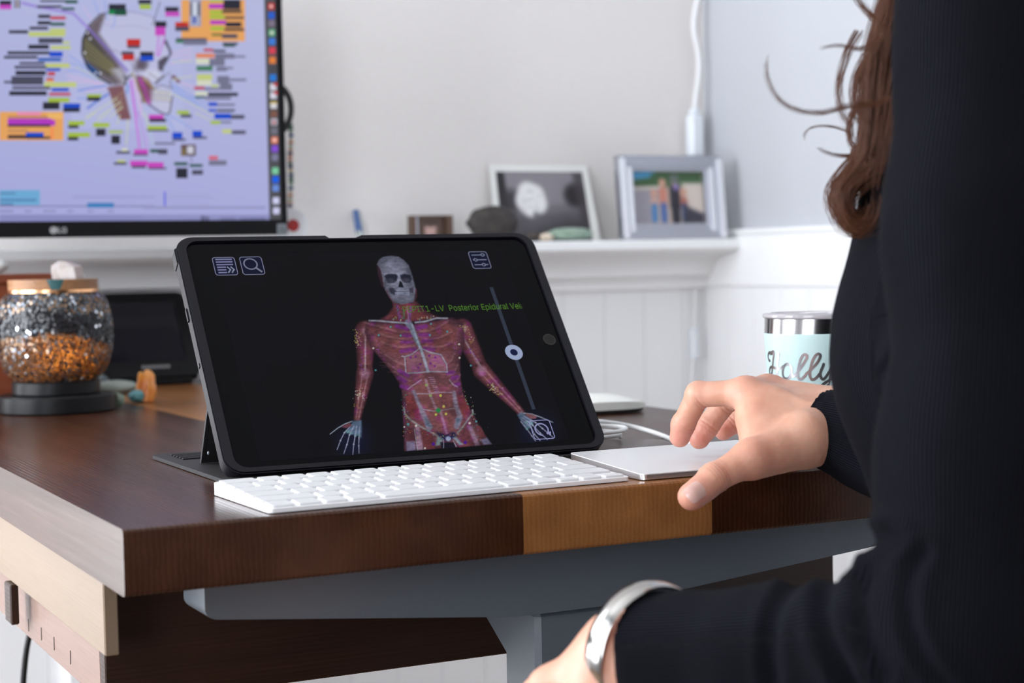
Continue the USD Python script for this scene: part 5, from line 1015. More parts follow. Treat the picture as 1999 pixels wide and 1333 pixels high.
# ------------------------------------------------------------------ right of the tablet: mouse, charging cable, tumbler
M('mouse_white', (0.78, 0.78, 0.74), 0.2); M('dark_foot', (0.03, 0.028, 0.027), 0.5)
mx = thing('computer_mouse', 'low white wireless mouse near the right edge of the desk', 'mouse', (0.636, 0.523, 0), -0.10)
a = np.linspace(0, 2 * np.pi, 48, endpoint=False)
def ring_(s, z): c, s_ = np.cos(a), np.sin(a); return np.stack([.0565 * s * np.sign(c) * np.abs(c) ** .72, .0285 * s * np.sign(s_) * np.abs(s_) ** .82, np.full(48, z)], -1)
def dome():
    P = []
    for s in np.linspace(0.02, 1, 12):
        q = ring_(s, 0); q[:, 2] = 0.0060 + 0.0150 * (1 - (q[:, 0] / .0575) ** 2) ** .8 * (1 - .55 * (q[:, 1] / .0295) ** 2); P.append(q)
    P.append(ring_(.985, .0045)); return arr(m3.Manifold.hull_points(np.vstack(P)))
obj('shell', dome(), 'mouse_white', mx, 40, local=True)
obj('base', arr(m3.Manifold.hull_points(np.vstack([ring_(.93, .0012), ring_(.975, .0043)]))), 'dark_foot', mx, 40, local=True)
obj('glide_strip', cat_([bx(-.04, .04, yy - .002, yy + .002, .0003, .0011) for yy in (-.017, .017)]), 'black_plastic', mx, local=True)
M('cable_white', (0.80, 0.80, 0.80), 0.4)
ck = thing('charging_cable', 'coiled white charging cable behind the trackpad', 'cable', (0.51, 0.27, 0))
cc = np.array([0.492, 0.272])
tt = np.linspace(0, 2 * np.pi * 2.6, 170)
coil = np.stack([cc[0] + (.024 + .0032 * np.sin(tt * .7)) * np.cos(tt) * 1.15, cc[1] + (.024 + .004 * np.sin(tt * .7 + 1)) * np.sin(tt), .0026 + .0044 * tt / (2 * np.pi)], -1)
obj('cord', tube(coil, .0019, 8), 'cable_white', ck, True)
obj('cord', tube(spline([coil[-1], (.525, .300, .013), (.548, .297, .008), (.557, .262, .0025), (.536, .205, .0025), (.530, .1345, .0055)], 60), .0022, 8), 'cable_white', ck, True)
obj('plug', cat_([bx(.5265, .5335, .1300, .1390, .0030, .0080, .0012)]), 'cable_white', ck)
M('aqua_coat', (0.50, 0.66, 0.66), 0.38); M('steel_bright', (0.66, 0.64, 0.64), 0.16, metallic=1.0); M('lettering_steel', (0.48, 0.46, 0.49), 0.22, metallic=0.9)
usdkit.material(stage, '/World/Looks/clear_plastic', {'p': ('principled_bsdf', {'base_color': (0.80, 0.76, 0.79), 'roughness': 0.06, 'transmission_weight': 0.55, 'ior': 1.45})}, [], surface='p.BSDF')
el = on_x(1491, 640, 0.62); TR = 0.0442
tc = el + CR * TR + CF * 0.0; tc = np.array([tc[0], tc[1]])
TT = el[2] + (on_x(1491, 612, .62)[2] - on_x(1491, 640, .62)[2])       # height of the lid's rim
tum = thing('tumbler', 'pale aqua insulated tumbler with silver script lettering and clear lid', 'tumbler', (tc[0], tc[1], 0))
zb_ = on_x(1491, 650, .62)[2]; zs_ = on_x(1491, 622, .62)[2]
obj('body', lathe([(0, .0006), (.0345, .0006), (.0362, .0022), (.0412, zb_ * .55), (TR - .0006, zb_ - .001), (TR - .0008, zb_)], 96, tuple(tc)), 'aqua_coat', tum, 40)
obj('steel_band', lathe([(TR - .0008, zb_), (TR - .0012, zs_), (TR - .004, zs_ + .0004), (TR - .006, zb_)], 96, tuple(tc)), 'steel_bright', tum, 40, label='bare steel band below the lid')
obj('lid', lathe([(.030, zs_ - .006), (TR - .0058, zs_ - .006), (TR - .0058, zs_ + .0006), (TR - .0004, zs_ + .0006), (TR + .0006, zs_ + .0016), (TR + .0006, TT - .001), (TR - .0006, TT), (TR - .006, TT + .0004), (TR - .009, TT - .003), (0, TT - .003)], 96, tuple(tc)), 'clear_plastic', tum, 40)
obj('lid_slider', bx(tc[0] - .012, tc[0] + .012, tc[1] - .008, tc[1] + .008, TT - .0029, TT + .0002, .002), 'clear_plastic', tum)
# lettering, traced once and wrapped round the cylinder
ZT = lambda x, y: (1470 + x / 7.016, 590 + y / 7.016)
letters = {'letter_h': [[(252, 692), (232, 676), (205, 690), (192, 725), (196, 770), (214, 790)], [(232, 700), (255, 668), (278, 662), (270, 740), (250, 850), (232, 950), (214, 990), (198, 955), (206, 900), (236, 872), (300, 890), (350, 886), (394, 858)], [(352, 685), (330, 800), (312, 930), (302, 1004)]],
           'letter_o': [[(470, 820), (420, 845), (390, 920), (400, 1000), (440, 1022), (490, 990), (516, 910), (500, 840), (470, 820)], [(512, 930), (530, 985), (560, 975)]],
           'letter_l': [[(560, 978), (600, 930), (660, 850), (720, 760), (735, 705), (712, 688), (680, 705), (640, 780), (612, 880), (604, 970), (624, 1022), (664, 1010), (720, 950)]],
           'letter_l ': [[(720, 952), (790, 890), (860, 820), (910, 740), (915, 695), (888, 684), (850, 710), (806, 790), (778, 890), (770, 970), (800, 1026), (850, 1010), (900, 955)]],
           'letter_y': [[(962, 822), (930, 900), (920, 980), (950, 1022), (1000, 985), (1060, 890), (1100, 822)], [(1100, 822), (1070, 930), (1040, 1060), (1000, 1150), (960, 1182), (930, 1150), (950, 1095), (1020, 1050), (1100, 1000), (1170, 920)]]}
axd = np.array([math.cos(math.atan2(EYE[1] - tc[1], EYE[0] - tc[0])), 0]); base_a = math.atan2(EYE[1] - tc[1], EYE[0] - tc[0])
pxc, pyc = proj(np.array([tc[0], tc[1], 0.09])); rpx = pxc - 1491.0
for nme, ss in letters.items():
    shapes = []
    for s in ss:
        q = np.array([ZT(*p) for p in s]); P = []
        for x_, y_ in q:
            al = math.asin(np.clip((x_ - pxc) / rpx, -.985, .985)); P.append((al * TR, on_x(1491, y_, .62)[2]))
        P = spline(np.array(P), 40) if len(P) > 3 else np.array(P); shapes.append(LineString(P).buffer(.00125, cap_style=1))
    u_ = shapes[0]
    for s in shapes[1:]: u_ = u_.union(s)
    v, f = trimesh.creation.triangulate_polygon(u_, engine='earcut') if u_.geom_type == 'Polygon' else trimesh.creation.triangulate_polygon(max(u_.geoms, key=lambda g_: g_.area), engine='earcut')
    v = np.asarray(v); m = trimesh.Trimesh(np.c_[v, 0 * v[:, 0]], f, process=False); m = m.subdivide_to_size(.002); v, f = np.array(m.vertices), np.array(m.faces)
    an = base_a + v[:, 0] / TR; rr = np.interp(v[:, 1], [zb_ * .55, zb_ - .001], [.0412, TR - .0006]) + .00025
    obj(nme.strip(), (np.stack([tc[0] + rr * np.cos(an), tc[1] + rr * np.sin(an), v[:, 1]], -1), f), 'lettering_steel', tum)

# ------------------------------------------------------------------ the person
def cone_sd(P, a, b, ra, rb):
    ba = b - a; l2 = ba @ ba; rr = ra - rb; a2 = l2 - rr * rr
    if a2 <= 0: return np.minimum(np.linalg.norm(P - a, axis=1) - ra, np.linalg.norm(P - b, axis=1) - rb)
    il2 = 1.0 / l2; pa = P - a; y = pa @ ba; z = y - l2
    x2 = np.einsum('ij,ij->i', pa * l2 - ba * y[:, None], pa * l2 - ba * y[:, None]); y2 = y * y * l2; z2 = z * z * l2
    k = np.sign(rr) * rr * rr * x2
    d = (np.sqrt(x2 * a2 * il2) + y * rr) * il2 - ra
    m1 = np.sign(z) * a2 * z2 > k; m2 = np.sign(y) * a2 * y2 < k
    d = np.where(m1, np.sqrt(x2 + z2) * il2 - rb, np.where(m2, np.sqrt(x2 + y2) * il2 - ra, d))
    return d
def smin(a, b, k):
    h = np.maximum(k - np.abs(a - b), 0) / k
    return np.minimum(a, b) - h * h * k * 0.25
class Field:
    def __init__(self, lo, hi, h):
        self.lo = np.asarray(lo, float); self.h = h; self.n = np.ceil((np.asarray(hi) - self.lo) / h).astype(int) + 1
        self.D = np.full(self.n, 1.0)
    def pts(self, s):
        ax = [self.lo[k] + self.h * np.arange(s[k].start, s[k].stop) for k in range(3)]
        return np.stack(np.meshgrid(*ax, indexing='ij'), -1).reshape(-1, 3)
    def sub(self, lo, hi):
        a = np.clip(np.floor((lo - self.lo) / self.h).astype(int), 0, self.n); b = np.clip(np.ceil((hi - self.lo) / self.h).astype(int) + 1, 0, self.n)
        return tuple(slice(int(a[k]), int(b[k])) for k in range(3))
    def cone(self, a, b, ra, rb, k=0.004):
        a, b = np.asarray(a, float), np.asarray(b, float); m = max(ra, rb) + 2.5 * k + 2 * self.h
        s = self.sub(np.minimum(a, b) - m, np.maximum(a, b) + m)
        if min(x.stop - x.start for x in s) <= 0: return self
        d = cone_sd(self.pts(s), a, b, ra, rb).reshape([x.stop - x.start for x in s]); self.D[s] = smin(self.D[s], d, k); return self
    def chain(self, pts, rad, k=0.004):
        for i in range(len(pts) - 1): self.cone(pts[i], pts[i + 1], rad[i], rad[i + 1], k)
        return self
    def ball(self, c, r, k=0.004): return self.cone(c, np.asarray(c) + 1e-6, r, r, k)
    def ell(self, c, axes, k=0.01):
        """ellipsoid; axes: three half-axis vectors"""
        A = np.asarray(axes, float); L = np.linalg.norm(A, axis=1); m = L.max() + 2.5 * k + 2 * self.h; c = np.asarray(c, float); s = self.sub(c - m, c + m)
        if min(x.stop - x.start for x in s) <= 0: return self
        q = (self.pts(s) - c) @ (A / (L ** 2)[:, None]).T; r = np.linalg.norm(q, axis=1); g = np.linalg.norm(q / L, axis=1)
        d = (r * (r - 1) / np.maximum(g, 1e-9)).reshape([x.stop - x.start for x in s]); self.D[s] = smin(self.D[s], d, k); return self
    def cut(self, p, n):
        """keeps the side the normal n points away from"""
        s = tuple(slice(0, int(x)) for x in self.n); d = ((self.pts(s) - p) @ np.asarray(n)).reshape(self.n); self.D = np.maximum(self.D, d); return self
    def mesh(self):
        """surface nets"""
        D = np.pad(self.D, 1, constant_values=1.0); o = self.lo - self.h; S = D < 0; n = np.array(D.shape)
        cnt = np.zeros(n - 1, int)
        for dx in (0, 1):
            for dy in (0, 1):
                for dz in (0, 1): cnt += S[dx:n[0] - 1 + dx, dy:n[1] - 1 + dy, dz:n[2] - 1 + dz]
        act = (cnt > 0) & (cnt < 8); idx = np.full(n - 1, -1); cells = np.argwhere(act); idx[act] = np.arange(len(cells))
        acc = np.zeros((len(cells), 3)); num = np.zeros(len(cells))
        C = [(a, b, c) for a in (0, 1) for b in (0, 1) for c in (0, 1)]
        for i in range(8):
            for j in range(i + 1, 8):
                if sum(abs(C[i][k] - C[j][k]) for k in range(3)) != 1: continue
                p, q = cells + C[i], cells + C[j]; d0, d1 = D[tuple(p.T)], D[tuple(q.T)]; m = (d0 < 0) != (d1 < 0)
                t = np.where(m, d0 / np.where(m, d0 - d1, 1), 0)[:, None]; acc += np.where(m[:, None], p + (q - p) * t, 0); num += m
        V = o + self.h * acc / num[:, None]; F = []
        for ax in range(3):
            sl0 = [slice(None)] * 3; sl1 = [slice(None)] * 3; sl0[ax] = slice(0, -1); sl1[ax] = slice(1, None)
            A, B = S[tuple(sl0)], S[tuple(sl1)]; e = np.argwhere(A != B); u, v = (ax + 1) % 3, (ax + 2) % 3
            e = e[(e[:, u] > 0) & (e[:, v] > 0) & (e[:, u] < n[u] - 1) & (e[:, v] < n[v] - 1)]
            flip = ~A[tuple(e.T)]
            def at(du, dv): q = e.copy(); q[:, u] -= du; q[:, v] -= dv; return idx[tuple(q.T)]
            a_, b_, c_, d_ = at(1, 1), at(0, 1), at(0, 0), at(1, 0)
            qd = np.stack([a_, b_, c_, d_], 1); qd[flip] = qd[flip][:, ::-1]
            F += [qd[:, [0, 1, 2]], qd[:, [0, 2, 3]]]
        return V, np.vstack(F)
def relax(v, f, n=2, lam=0.5):
    m = trimesh.Trimesh(v, f, process=False); trimesh.smoothing.filter_taubin(m, lamb=lam, nu=lam * 1.04, iterations=n); return np.array(m.vertices), np.array(m.faces)

usdkit.material(stage, '/World/Looks/skin', {'g': ('geometry', {}), 'n': ('noise_texture', {'scale': 38.0, 'detail': 3.0}), 'r': ('rgb_ramp', {'ramp': [(0.30, (0.50, 0.245, 0.165)), (0.55, (0.56, 0.300, 0.210)), (0.75, (0.59, 0.335, 0.245))]}),
    'n2': ('noise_texture', {'scale': 900.0, 'detail': 3.0}), 'v': ('voronoi_texture', {'scale': 620.0}), 'mx': ('mix_float', {'fac': 0.5}), 'b': ('bump', {'strength': 0.22, 'distance': 0.0004}), 'at': ('attribute', {'attribute': 'flush'}), 'se': ('separate_color', {}), 'mc': ('mix', {'mix_type': 'mix', 'color2': (0.54, 0.200, 0.165)}), 'p': ('principled_bsdf', {'roughness': 0.46, 'subsurface_weight': 0.18, 'subsurface_scale': 0.006, 'subsurface_radius': (1.0, 0.35, 0.2), 'specular_ior_level': 0.4})},
    [('g.position', 'n.vector'), ('g.position', 'n2.vector'), ('g.position', 'v.vector'), ('n.fac', 'r.fac'), ('at.color', 'se.color'), ('se.r', 'mc.fac'), ('r.color', 'mc.color1'), ('mc.color', 'p.base_color'), ('n2.fac', 'mx.a'), ('v.distance', 'mx.b'), ('mx.result', 'b.height'), ('b.normal', 'p.normal')], surface='p.BSDF')
M('nail', (0.60, 0.36, 0.31), 0.28, coat_weight=0.3); M('eye_white', (0.8, 0.8, 0.78), 0.2); M('iris', (0.08, 0.05, 0.03), 0.2); M('lips', (0.5, 0.2, 0.18), 0.4)
# fine vertical knit ribs
usdkit.material(stage, '/World/Looks/sweater_knit', {'a': ('attribute', {'attribute': 'rib'}), 'w': ('math', {'math_type': 'sine'}), 's': ('separate_color', {}), 'k': ('math', {'math_type': 'multiply', 'value2': 6.2832}), 'n': ('noise_texture', {'scale': 700.0, 'detail': 2.0}), 'mx': ('mix_float', {'fac': 0.3}), 'b': ('bump', {'strength': 0.8, 'distance': 0.0014}), 'p': ('principled_bsdf', {'base_color': (0.0022, 0.0023, 0.0042), 'roughness': 0.85, 'specular_ior_level': 0.06, 'sheen_weight': 0.022, 'sheen_roughness': 0.45, 'sheen_tint': (0.5, 0.55, 0.75)})},
    [('a.color', 's.color'), ('s.r', 'k.value1'), ('k.value', 'w.value1'), ('w.value', 'mx.a'), ('n.fac', 'mx.b'), ('mx.result', 'b.height'), ('b.normal', 'p.normal')], surface='p.BSDF')
M('trousers', (0.02, 0.022, 0.03), 0.8); M('shoe_black', (0.015, 0.015, 0.015), 0.4)
M('bangle_silver', (0.46, 0.45, 0.435), 0.16, metallic=1.0)
woman = thing('person', 'person in a black ribbed sweater reaching a hand over the trackpad', 'person', (0.66, -0.30, FZ))

# right hand over the trackpad, thumb hanging over the desk edge (joints as picture points with their depth)
def J(*q): return [pc(*p) for p in q]
mcp = J((1456, 766, 1.295), (1499, 764, 1.318), (1535, 778, 1.338), (1566, 800, 1.352))
wr_r, wr_u = pc(1628, 850, 1.262), pc(1634, 812, 1.288)
idx_ = [mcp[0]] + J((1364, 770, 1.310), (1334, 828, 1.321), (1327, 853, 1.325)); mid_ = [mcp[1]] + J((1420, 779, 1.352), (1381, 832, 1.353), (1365, 857, 1.352))
rng_ = [mcp[2]] + J((1470, 790, 1.384), (1432, 826, 1.388), (1412, 842, 1.384)); pky_ = [mcp[3]] + J((1515, 812, 1.396), (1486, 838, 1.402), (1470, 846, 1.400))
thb = J((1572, 860, 1.246), (1468, 893, 1.226), (1393, 934, 1.214), (1350, 968, 1.203))
allp = np.array(idx_ + mid_ + rng_ + pky_ + thb + [wr_r, wr_u, pc(1780, 890, 1.22)])
h_ = 0.00125
lo, hi = allp.min(0) - .03, allp.max(0) + .03
Pf = Field(lo, hi, h_); K_ = .010
fore_r = pc(1830, 905, 1.215)
Pf.cone(wr_r, fore_r, .0180, .024, .01); Pf.cone(wr_u, fore_r + [0, .01, 0.004], .0168, .023, .02)
Pf.cone(pc(1480, 770, 1.306), pc(1628, 824, 1.274), .0108, .0190, .010); Pf.cone(pc(1520, 772, 1.322), pc(1632, 812, 1.284), .0105, .0170, .010)
Pf.cone(pc(1482, 818, 1.278), pc(1585, 840, 1.272), .0155, .0195, .012); Pf.cone(pc(1505, 852, 1.260), pc(1580, 860, 1.258), .0160, .0180, .012)
for p, r, q in ((mcp[0], .0102, wr_r), (mcp[1], .0100, wr_u), (mcp[2], .0095, wr_u), (mcp[3], .0088, wr_u)): Pf.cone(p, q, r, .0150, K_)
Pf.cone(mcp[0], mcp[1], .0098, .0098, .008); Pf.cone(mcp[1], mcp[2], .0096, .0092, .008); Pf.cone(mcp[2], mcp[3], .0092, .0086, .008)
dn = -CU
for p in mcp[1:]: Pf.cone(p + dn * .010, pc(1590, 855, 1.29), .0085, .0155, K_)
Pf.cone(thb[0], thb[1], .0170, .0132, .010)                       # ball of the thumb
Pf.cone(thb[0] + CU * .004, wr_r, .0160, .0165, .010); Pf.cone(pc(1560, 876, 1.252), pc(1470, 906, 1.230), .0135, .0100, .008)
Pf.cone(pc(1466, 786, 1.290), pc(1474, 872, 1.250), .0098, .0110, .010)   # the web between index finger and thumb
Pf.cone(pc(1500, 800, 1.285), pc(1540, 860, 1.268), .0130, .0150, .012); Pf.cone(pc(1500, 830, 1.290), pc(1590, 850, 1.275), .014, .018, .012)
Ff = Field(lo, hi, h_)
def finger(pts, rad, k=.0035):
    G_f = Field(lo, hi, h_); G_f.chain(pts, rad, k)
    for i in (1, 2): G_f.ball(pts[i] + (pts[i] - (pts[i - 1] + pts[i + 1]) / 2) * .03, rad[i] * .985, .003)
    Ff.D = smin(Ff.D, G_f.D, .0008)
finger(idx_, (.0100, .0094, .0086, .0079)); finger(mid_, (.0098, .0092, .0085, .0079)); finger(rng_, (.0092, .0085, .0078, .0072)); finger(pky_, (.0082, .0074, .0068, .0062))
Gt = Field(lo, hi, h_); Gt.chain(thb[1:], (.0124, .0098, .0088), .005); Gt.ball(thb[2] + CU * .0006 - CF * .0006, .0103, .004); Gt.cone(thb[2] + (thb[3] - thb[2]) * .45 + dn * .0016, thb[3] + dn * .0008, .0092, .0086, .004); Ff.D = smin(Ff.D, Gt.D, .0008)
Pf.D = smin(Pf.D, Ff.D, .0065)
hv, hf = Pf.mesh(); hv, hf = relax(hv, hf, 4)
def crease(v, c, n, w, depth, side=None, reach=.016):
    """a fine fold: pushes the skin in along a plane through c with normal n"""
    n = n / np.linalg.norm(n); t = (v - c) @ n; near = np.linalg.norm(v - c, axis=1) < reach
    m = np.exp(-(t / w) ** 2) * near
    if side is not None: m = m * np.clip(((v - c) @ side) / .006 + .6, 0, 1)
    return v - NR * (m * depth)[:, None]
def normals(v, f):
    n = np.zeros_like(v); fn = np.cross(v[f[:, 1]] - v[f[:, 0]], v[f[:, 2]] - v[f[:, 0]])
    for k in range(3): np.add.at(n, f[:, k], fn)
    return n / np.maximum(np.linalg.norm(n, axis=1, keepdims=True), 1e-12)
NR = normals(hv, hf)
toC = (EYE - hv.mean(0)) / np.linalg.norm(EYE - hv.mean(0))
for ch in (idx_, mid_, rng_):
    for i in (1, 2):
        a_ = ch[i + 1] - ch[i - 1]; b_in = (ch[i - 1] + ch[i + 1]) / 2 - ch[i]; b_in /= np.linalg.norm(b_in) + 1e-9
        for o, dp in ((-.0012, .0009), (.0014, .0006)): hv = crease(hv, ch[i] + a_ / np.linalg.norm(a_) * o, a_, .0007, dp, b_in, .013)
ax_t = thb[3] - thb[1]; ax_t /= np.linalg.norm(ax_t)
for o, dp in ((-.0062, .0005), (-.004, .0007), (-.0015, .0008), (.0008, .0007), (.003, .0005)): hv = crease(hv, thb[2] + ax_t * o, ax_t, .0007, dp, None, .0135)
for k in range(7):                                                   # folds at the root of the thumb
    q = pc(1462 + 17 * k, 918 - 3 * k, 1.238 + .004 * k); hv = crease(hv, q, CR * .95 + CU * -.25, .0009, .0008, None, .0105)
for a_, b2_ in ((mcp[0], wr_r), (mcp[1], wr_u), (mcp[2], wr_u)):      # tendons on the back of the hand
    d = b2_ - a_; L = np.linalg.norm(d); t = np.clip(((hv - a_) @ d) / L ** 2, 0, 1); dist = np.linalg.norm(hv - a_ - t[:, None] * d, axis=1)
    wv = np.exp(-((np.einsum('ij,ij->i', hv - a_ - t[:, None] * d, np.cross(NR, d / L))) / .0028) ** 2) * np.clip(NR @ CU, 0, 1) * np.sin(np.pi * np.clip(t * 1.05, 0, 1))
    hv = hv + NR * (wv * .0009)[:, None]
hv = hv + NR * ((meshkit.fbm(hv * 260, 3, 4) - .5) * .00035)[:, None]

# left hand resting on the lap, bangle round its wrist
lw = pc(1228, 1283, .992); lel = pc(1893, 1255, .862)
lk = J((1076, 1348, 1.002), (1062, 1366, 1.030), (1064, 1390, 1.055), (1078, 1416, 1.076))
lo2 = np.minimum.reduce(lk + [lw, pc(1000, 1640, 1.0), pc(1420, 1280, .95)]) - .06; hi2 = np.maximum.reduce(lk + [lw, pc(1000, 1640, 1.0), pc(1420, 1280, .95)]) + .06
Lf = Field(lo2, hi2, .0022)
Lf.cone(lw, lw + (lel - lw) * .35, .0262, .029, .01); Lf.cone(lw + CF * .014, lw + (lel - lw) * .35 + CF * .01, .022, .026, .01)
for k_, q in enumerate(lk): Lf.cone(q, lw + CF * .016 * (k_ - 1) / 1.5, .0125 - .0006 * k_, .0215, .014)
for a_, b2_ in zip(lk[:-1], lk[1:]): Lf.cone(a_, b2_, .0112, .0108, .01)
Lh = Field(lo2, hi2, .0022)
for k_, (q, L1) in enumerate(zip(lk, (.046, .050, .047, .037))):
    d1 = (-CR * .55 - CU * .80 + CF * .05 * (k_ - 1)); d1 /= np.linalg.norm(d1); d2 = (-CR * .18 - CU * .96 + CF * .06 * (k_ - 1)); d2 /= np.linalg.norm(d2)
    p1 = q + d1 * L1; p2 = p1 + d2 * L1 * .62; p3 = p2 + d2 * L1 * .42; r = .0094 - .0006 * (k_ == 3) * 1.5
    g_ = Field(lo2, hi2, .0022); g_.chain([q, p1, p2, p3], (r * 1.08, r, r * .92, r * .84), .004); Lh.D = smin(Lh.D, g_.D, .001)
tq = [lw - CR * .018 - CU * .016 - CF * .012, pc(1140, 1400, .972), pc(1100, 1478, .966), pc(1078, 1540, .966)]
g_ = Field(lo2, hi2, .0022); g_.chain(tq, (.0180, .0125, .0108, .0094), .006); Lh.D = smin(Lh.D, g_.D, .001)
Lf.D = smin(Lf.D, Lh.D, .008)
lv, lf = Lf.mesh(); lv, lf = relax(lv, lf, 4)

# head, neck, trunk core and legs: never in the frame but for their shadows, at a coarser grain
FD = -CR * math.cos(.25) + np.array([CF[0], CF[1], 0]) * math.sin(.25); FD[2] = 0; FD /= np.linalg.norm(FD)     # the way she faces
SD = np.array([FD[1], -FD[0], 0]) * -1                                  # towards her left, the camera's side
if SD @ CF > 0: SD = -SD
UPv = np.array([0, 0, 1.0])
ctr = pc(2030, 500, 1.09); ctr = np.array([ctr[0], ctr[1], 0])
def B(f, s, z): return ctr + FD * f + SD * s + UPv * z
hc = B(.045, 0, .585)
hl, hh = ctr + [-.78, -.42, FZ - .02], ctr + [.35, .40, .40]
Bf = Field(B(.0, 0, .52) - .22, B(.0, 0, .52) + .25, .0042)
Bf.cone(B(-.005, 0, .28), B(.02, 0, .47), .058, .050, .02)
Bf.ell(hc + UPv * .03, (FD * .092, SD * .074, UPv * .098), .02); Bf.ell(hc + FD * .030 - UPv * .045, (FD * .060, SD * .058, UPv * .075), .03); Bf.ball(hc + FD * .070 - UPv * .098, .022, .02)
Bf.cone(hc + FD * .093 + UPv * .008, hc + FD * .112 - UPv * .028, .007, .011, .010)                  # nose
for s in (-1, 1):
    Bf.ball(hc + FD * .104 + SD * .009 * s - UPv * .031, .006, .006); Bf.ell(hc - FD * .004 + SD * .076 * s - UPv * .012, (FD * .016, SD * .006, UPv * .030), .006); Bf.cone(hc + FD * .088 + SD * .012 * s + UPv * .026, hc + FD * .080 + SD * .042 * s + UPv * .026, .006, .006, .012)
    Bf.ball(hc + FD * .070 + SD * .040 * s - UPv * .030, .020, .02)
for o in (-.058, -.068): Bf.cone(hc + FD * .096 + SD * .016 + UPv * o, hc + FD * .096 - SD * .016 + UPv * o, .0055, .0055, .006)
bv, bf = Bf.mesh(); bv, bf = relax(bv, bf, 3)
Cf = Field(hl, hh, .011)
hipL, hipR = B(-.03, .0, -.185) + np.array([0, -.10, 0]), B(-.03, 0, -.185) + np.array([0, .07, 0]); LEG = np.array([-1.0, -.04, 0]); knL, knR = hipL + LEG * .41 - UPv * .03, hipR + LEG * .41 - UPv * .03; anL, anR = knL + LEG * .03 + UPv * (FZ + .09 - knL[2]), knR + LEG * .03 + UPv * (FZ + .09 - knR[2])
core = Field(hl, hh, .011)
core.chain([B(-.02, 0, .28), B(0, 0, .05), B(-.02, 0, -.17)], (.06, .08, .10), .03)
for hp, kn, an in ((hipL, knL, anL), (hipR, knR, anR)): core.chain([hp, kn, an], (.060, .045, .030), .02); core.cone(an, an + LEG * .13 - UPv * .055, .028, .022, .02)
core.cone(B(-.02, .0, .25), B(-.02, .16, .285), .045, .04, .03); core.cone(B(-.02, 0, .25), B(-.02, -.16, .285), .045, .04, .03)
cv, cf_ = core.mesh()
bdy = obj('body', cat_([(hv, hf), (lv, lf), (bv, bf), (cv, cf_)]), 'skin', woman, True)
fl_ = np.zeros(len(hv))
for c_, r_, a_ in [(ch[3], .016, .75) for ch in (idx_, mid_, rng_, pky_)] + [(thb[3], .016, .55)] + [(ch[2], .010, .40) for ch in (idx_, mid_, rng_)] + [(thb[2], .011, .35)] + [(p_, .013, .35) for p_ in mcp] + [(idx_[1], .012, .25), (thb[1], .018, .22)]:
    fl_ = np.maximum(fl_, a_ * np.exp(-(np.linalg.norm(hv - c_, axis=1) / r_) ** 2))
fl_ *= .6 + .8 * meshkit.fbm(hv * 130, 3, 2); n_all = len(hv) + len(lv) + len(bv) + len(cv); fl_ = np.r_[fl_, np.full(n_all - len(hv), .08)]
UsdGeom.PrimvarsAPI(UsdGeom.Mesh(bdy)).CreatePrimvar('flush', Sdf.ValueTypeNames.Color3fArray, 'vertex').Set(Vt.Vec3fArray.FromNumpy(np.stack([fl_, 0 * fl_, 0 * fl_], -1).astype(np.float32)))
for s in (-1, 1):
    e = trimesh.creation.icosphere(3, .0118); e.apply_translation(hc + FD * .0800 + SD * .031 * s + UPv * .006); ey = obj('eye', e, 'eye_white', woman, True)
    e = trimesh.creation.icosphere(2, .0056); e.apply_translation(hc + FD * .0872 + SD * .031 * s + UPv * .006); obj('iris', e, 'iris', ey, True)
# thumb nail: a slightly domed plate on the tip
tn = thb[3] - thb[2]; tn /= np.linalg.norm(tn); nn = (EYE - thb[3]); nn = nn / np.linalg.norm(nn) + CU * .10 ; nn -= tn * (nn @ tn); nn /= np.linalg.norm(nn); ts = np.cross(nn, tn)
gx, gf2 = grid(-1, 1, -1, 1, 18, 18); q = gx[:, :2].copy(); sq_ = np.maximum(1e-6, (np.abs(q[:, :1]) ** 4 + np.abs(q[:, 1:2]) ** 4) ** .25); mxn = np.abs(q).max(1, keepdims=True); q = q * mxn / sq_
Rn = .0100
ang = q[:, 0] * .70; nv = (thb[3] + tn * .0005)[None] + tn * (q[:, 1:2] * .0068) + ts * (np.sin(ang) * Rn)[:, None] + nn * (np.cos(ang) * Rn - .0022 * np.clip(q[:, 1], 0, 1) ** 2 * 1.0 + .00005)[:, None]
in_ = nv - (nn * .0012)
obj('fingernail', cat_([(nv, gf2), (in_, gf2[:, ::-1])]), 'nail', bdy, True, label='pale thumb nail of the right hand')

# sweater: trunk, both sleeves
slo, shi = np.minimum.reduce([pc(1200, 1333, 1.0), pc(1560, 700, 1.3), pc(1990, -200, .85), B(-.25, -.3, -.2), B(.2, .25, -.2)]) - .05, np.maximum.reduce([pc(1200, 1333, 1.0), pc(1990, -200, 1.3), pc(1600, 700, 1.3), B(-.25, -.3, .35), B(.2, .3, .4)]) + .06
Sf = Field(slo, shi, .0042)
tor = [(2095, -60, 1.10), (2070, 350, 1.10), (2030, 690, 1.10), (2125, 1000, 1.10), (2140, 1400, 1.10)]
tr_ = (.098, .100, .108, .104, .122)
for side in (-.055, 0, .055): Sf.chain([pc(x_, y_, d_ + side) for x_, y_, d_ in tor], [r * (1 - .9 * abs(side)) for r in tr_], .05)
Sf.ell(pc(1822, 680, 1.155), (CR * .050, CU * .062, CF * .050), .04); Sf.ell(pc(1835, 690, 1.055), (CR * .045, CU * .056, CF * .045), .04)
Sf.cone(pc(2090, -80, 1.10), pc(1965, -80, .955), .075, .058, .05); Sf.cone(pc(2090, -80, 1.10), pc(1990, -80, 1.245), .075, .058, .05)
Rs = Field(slo, shi, .0042)                                             # right sleeve
relb = pc(1880, 930, 1.19)
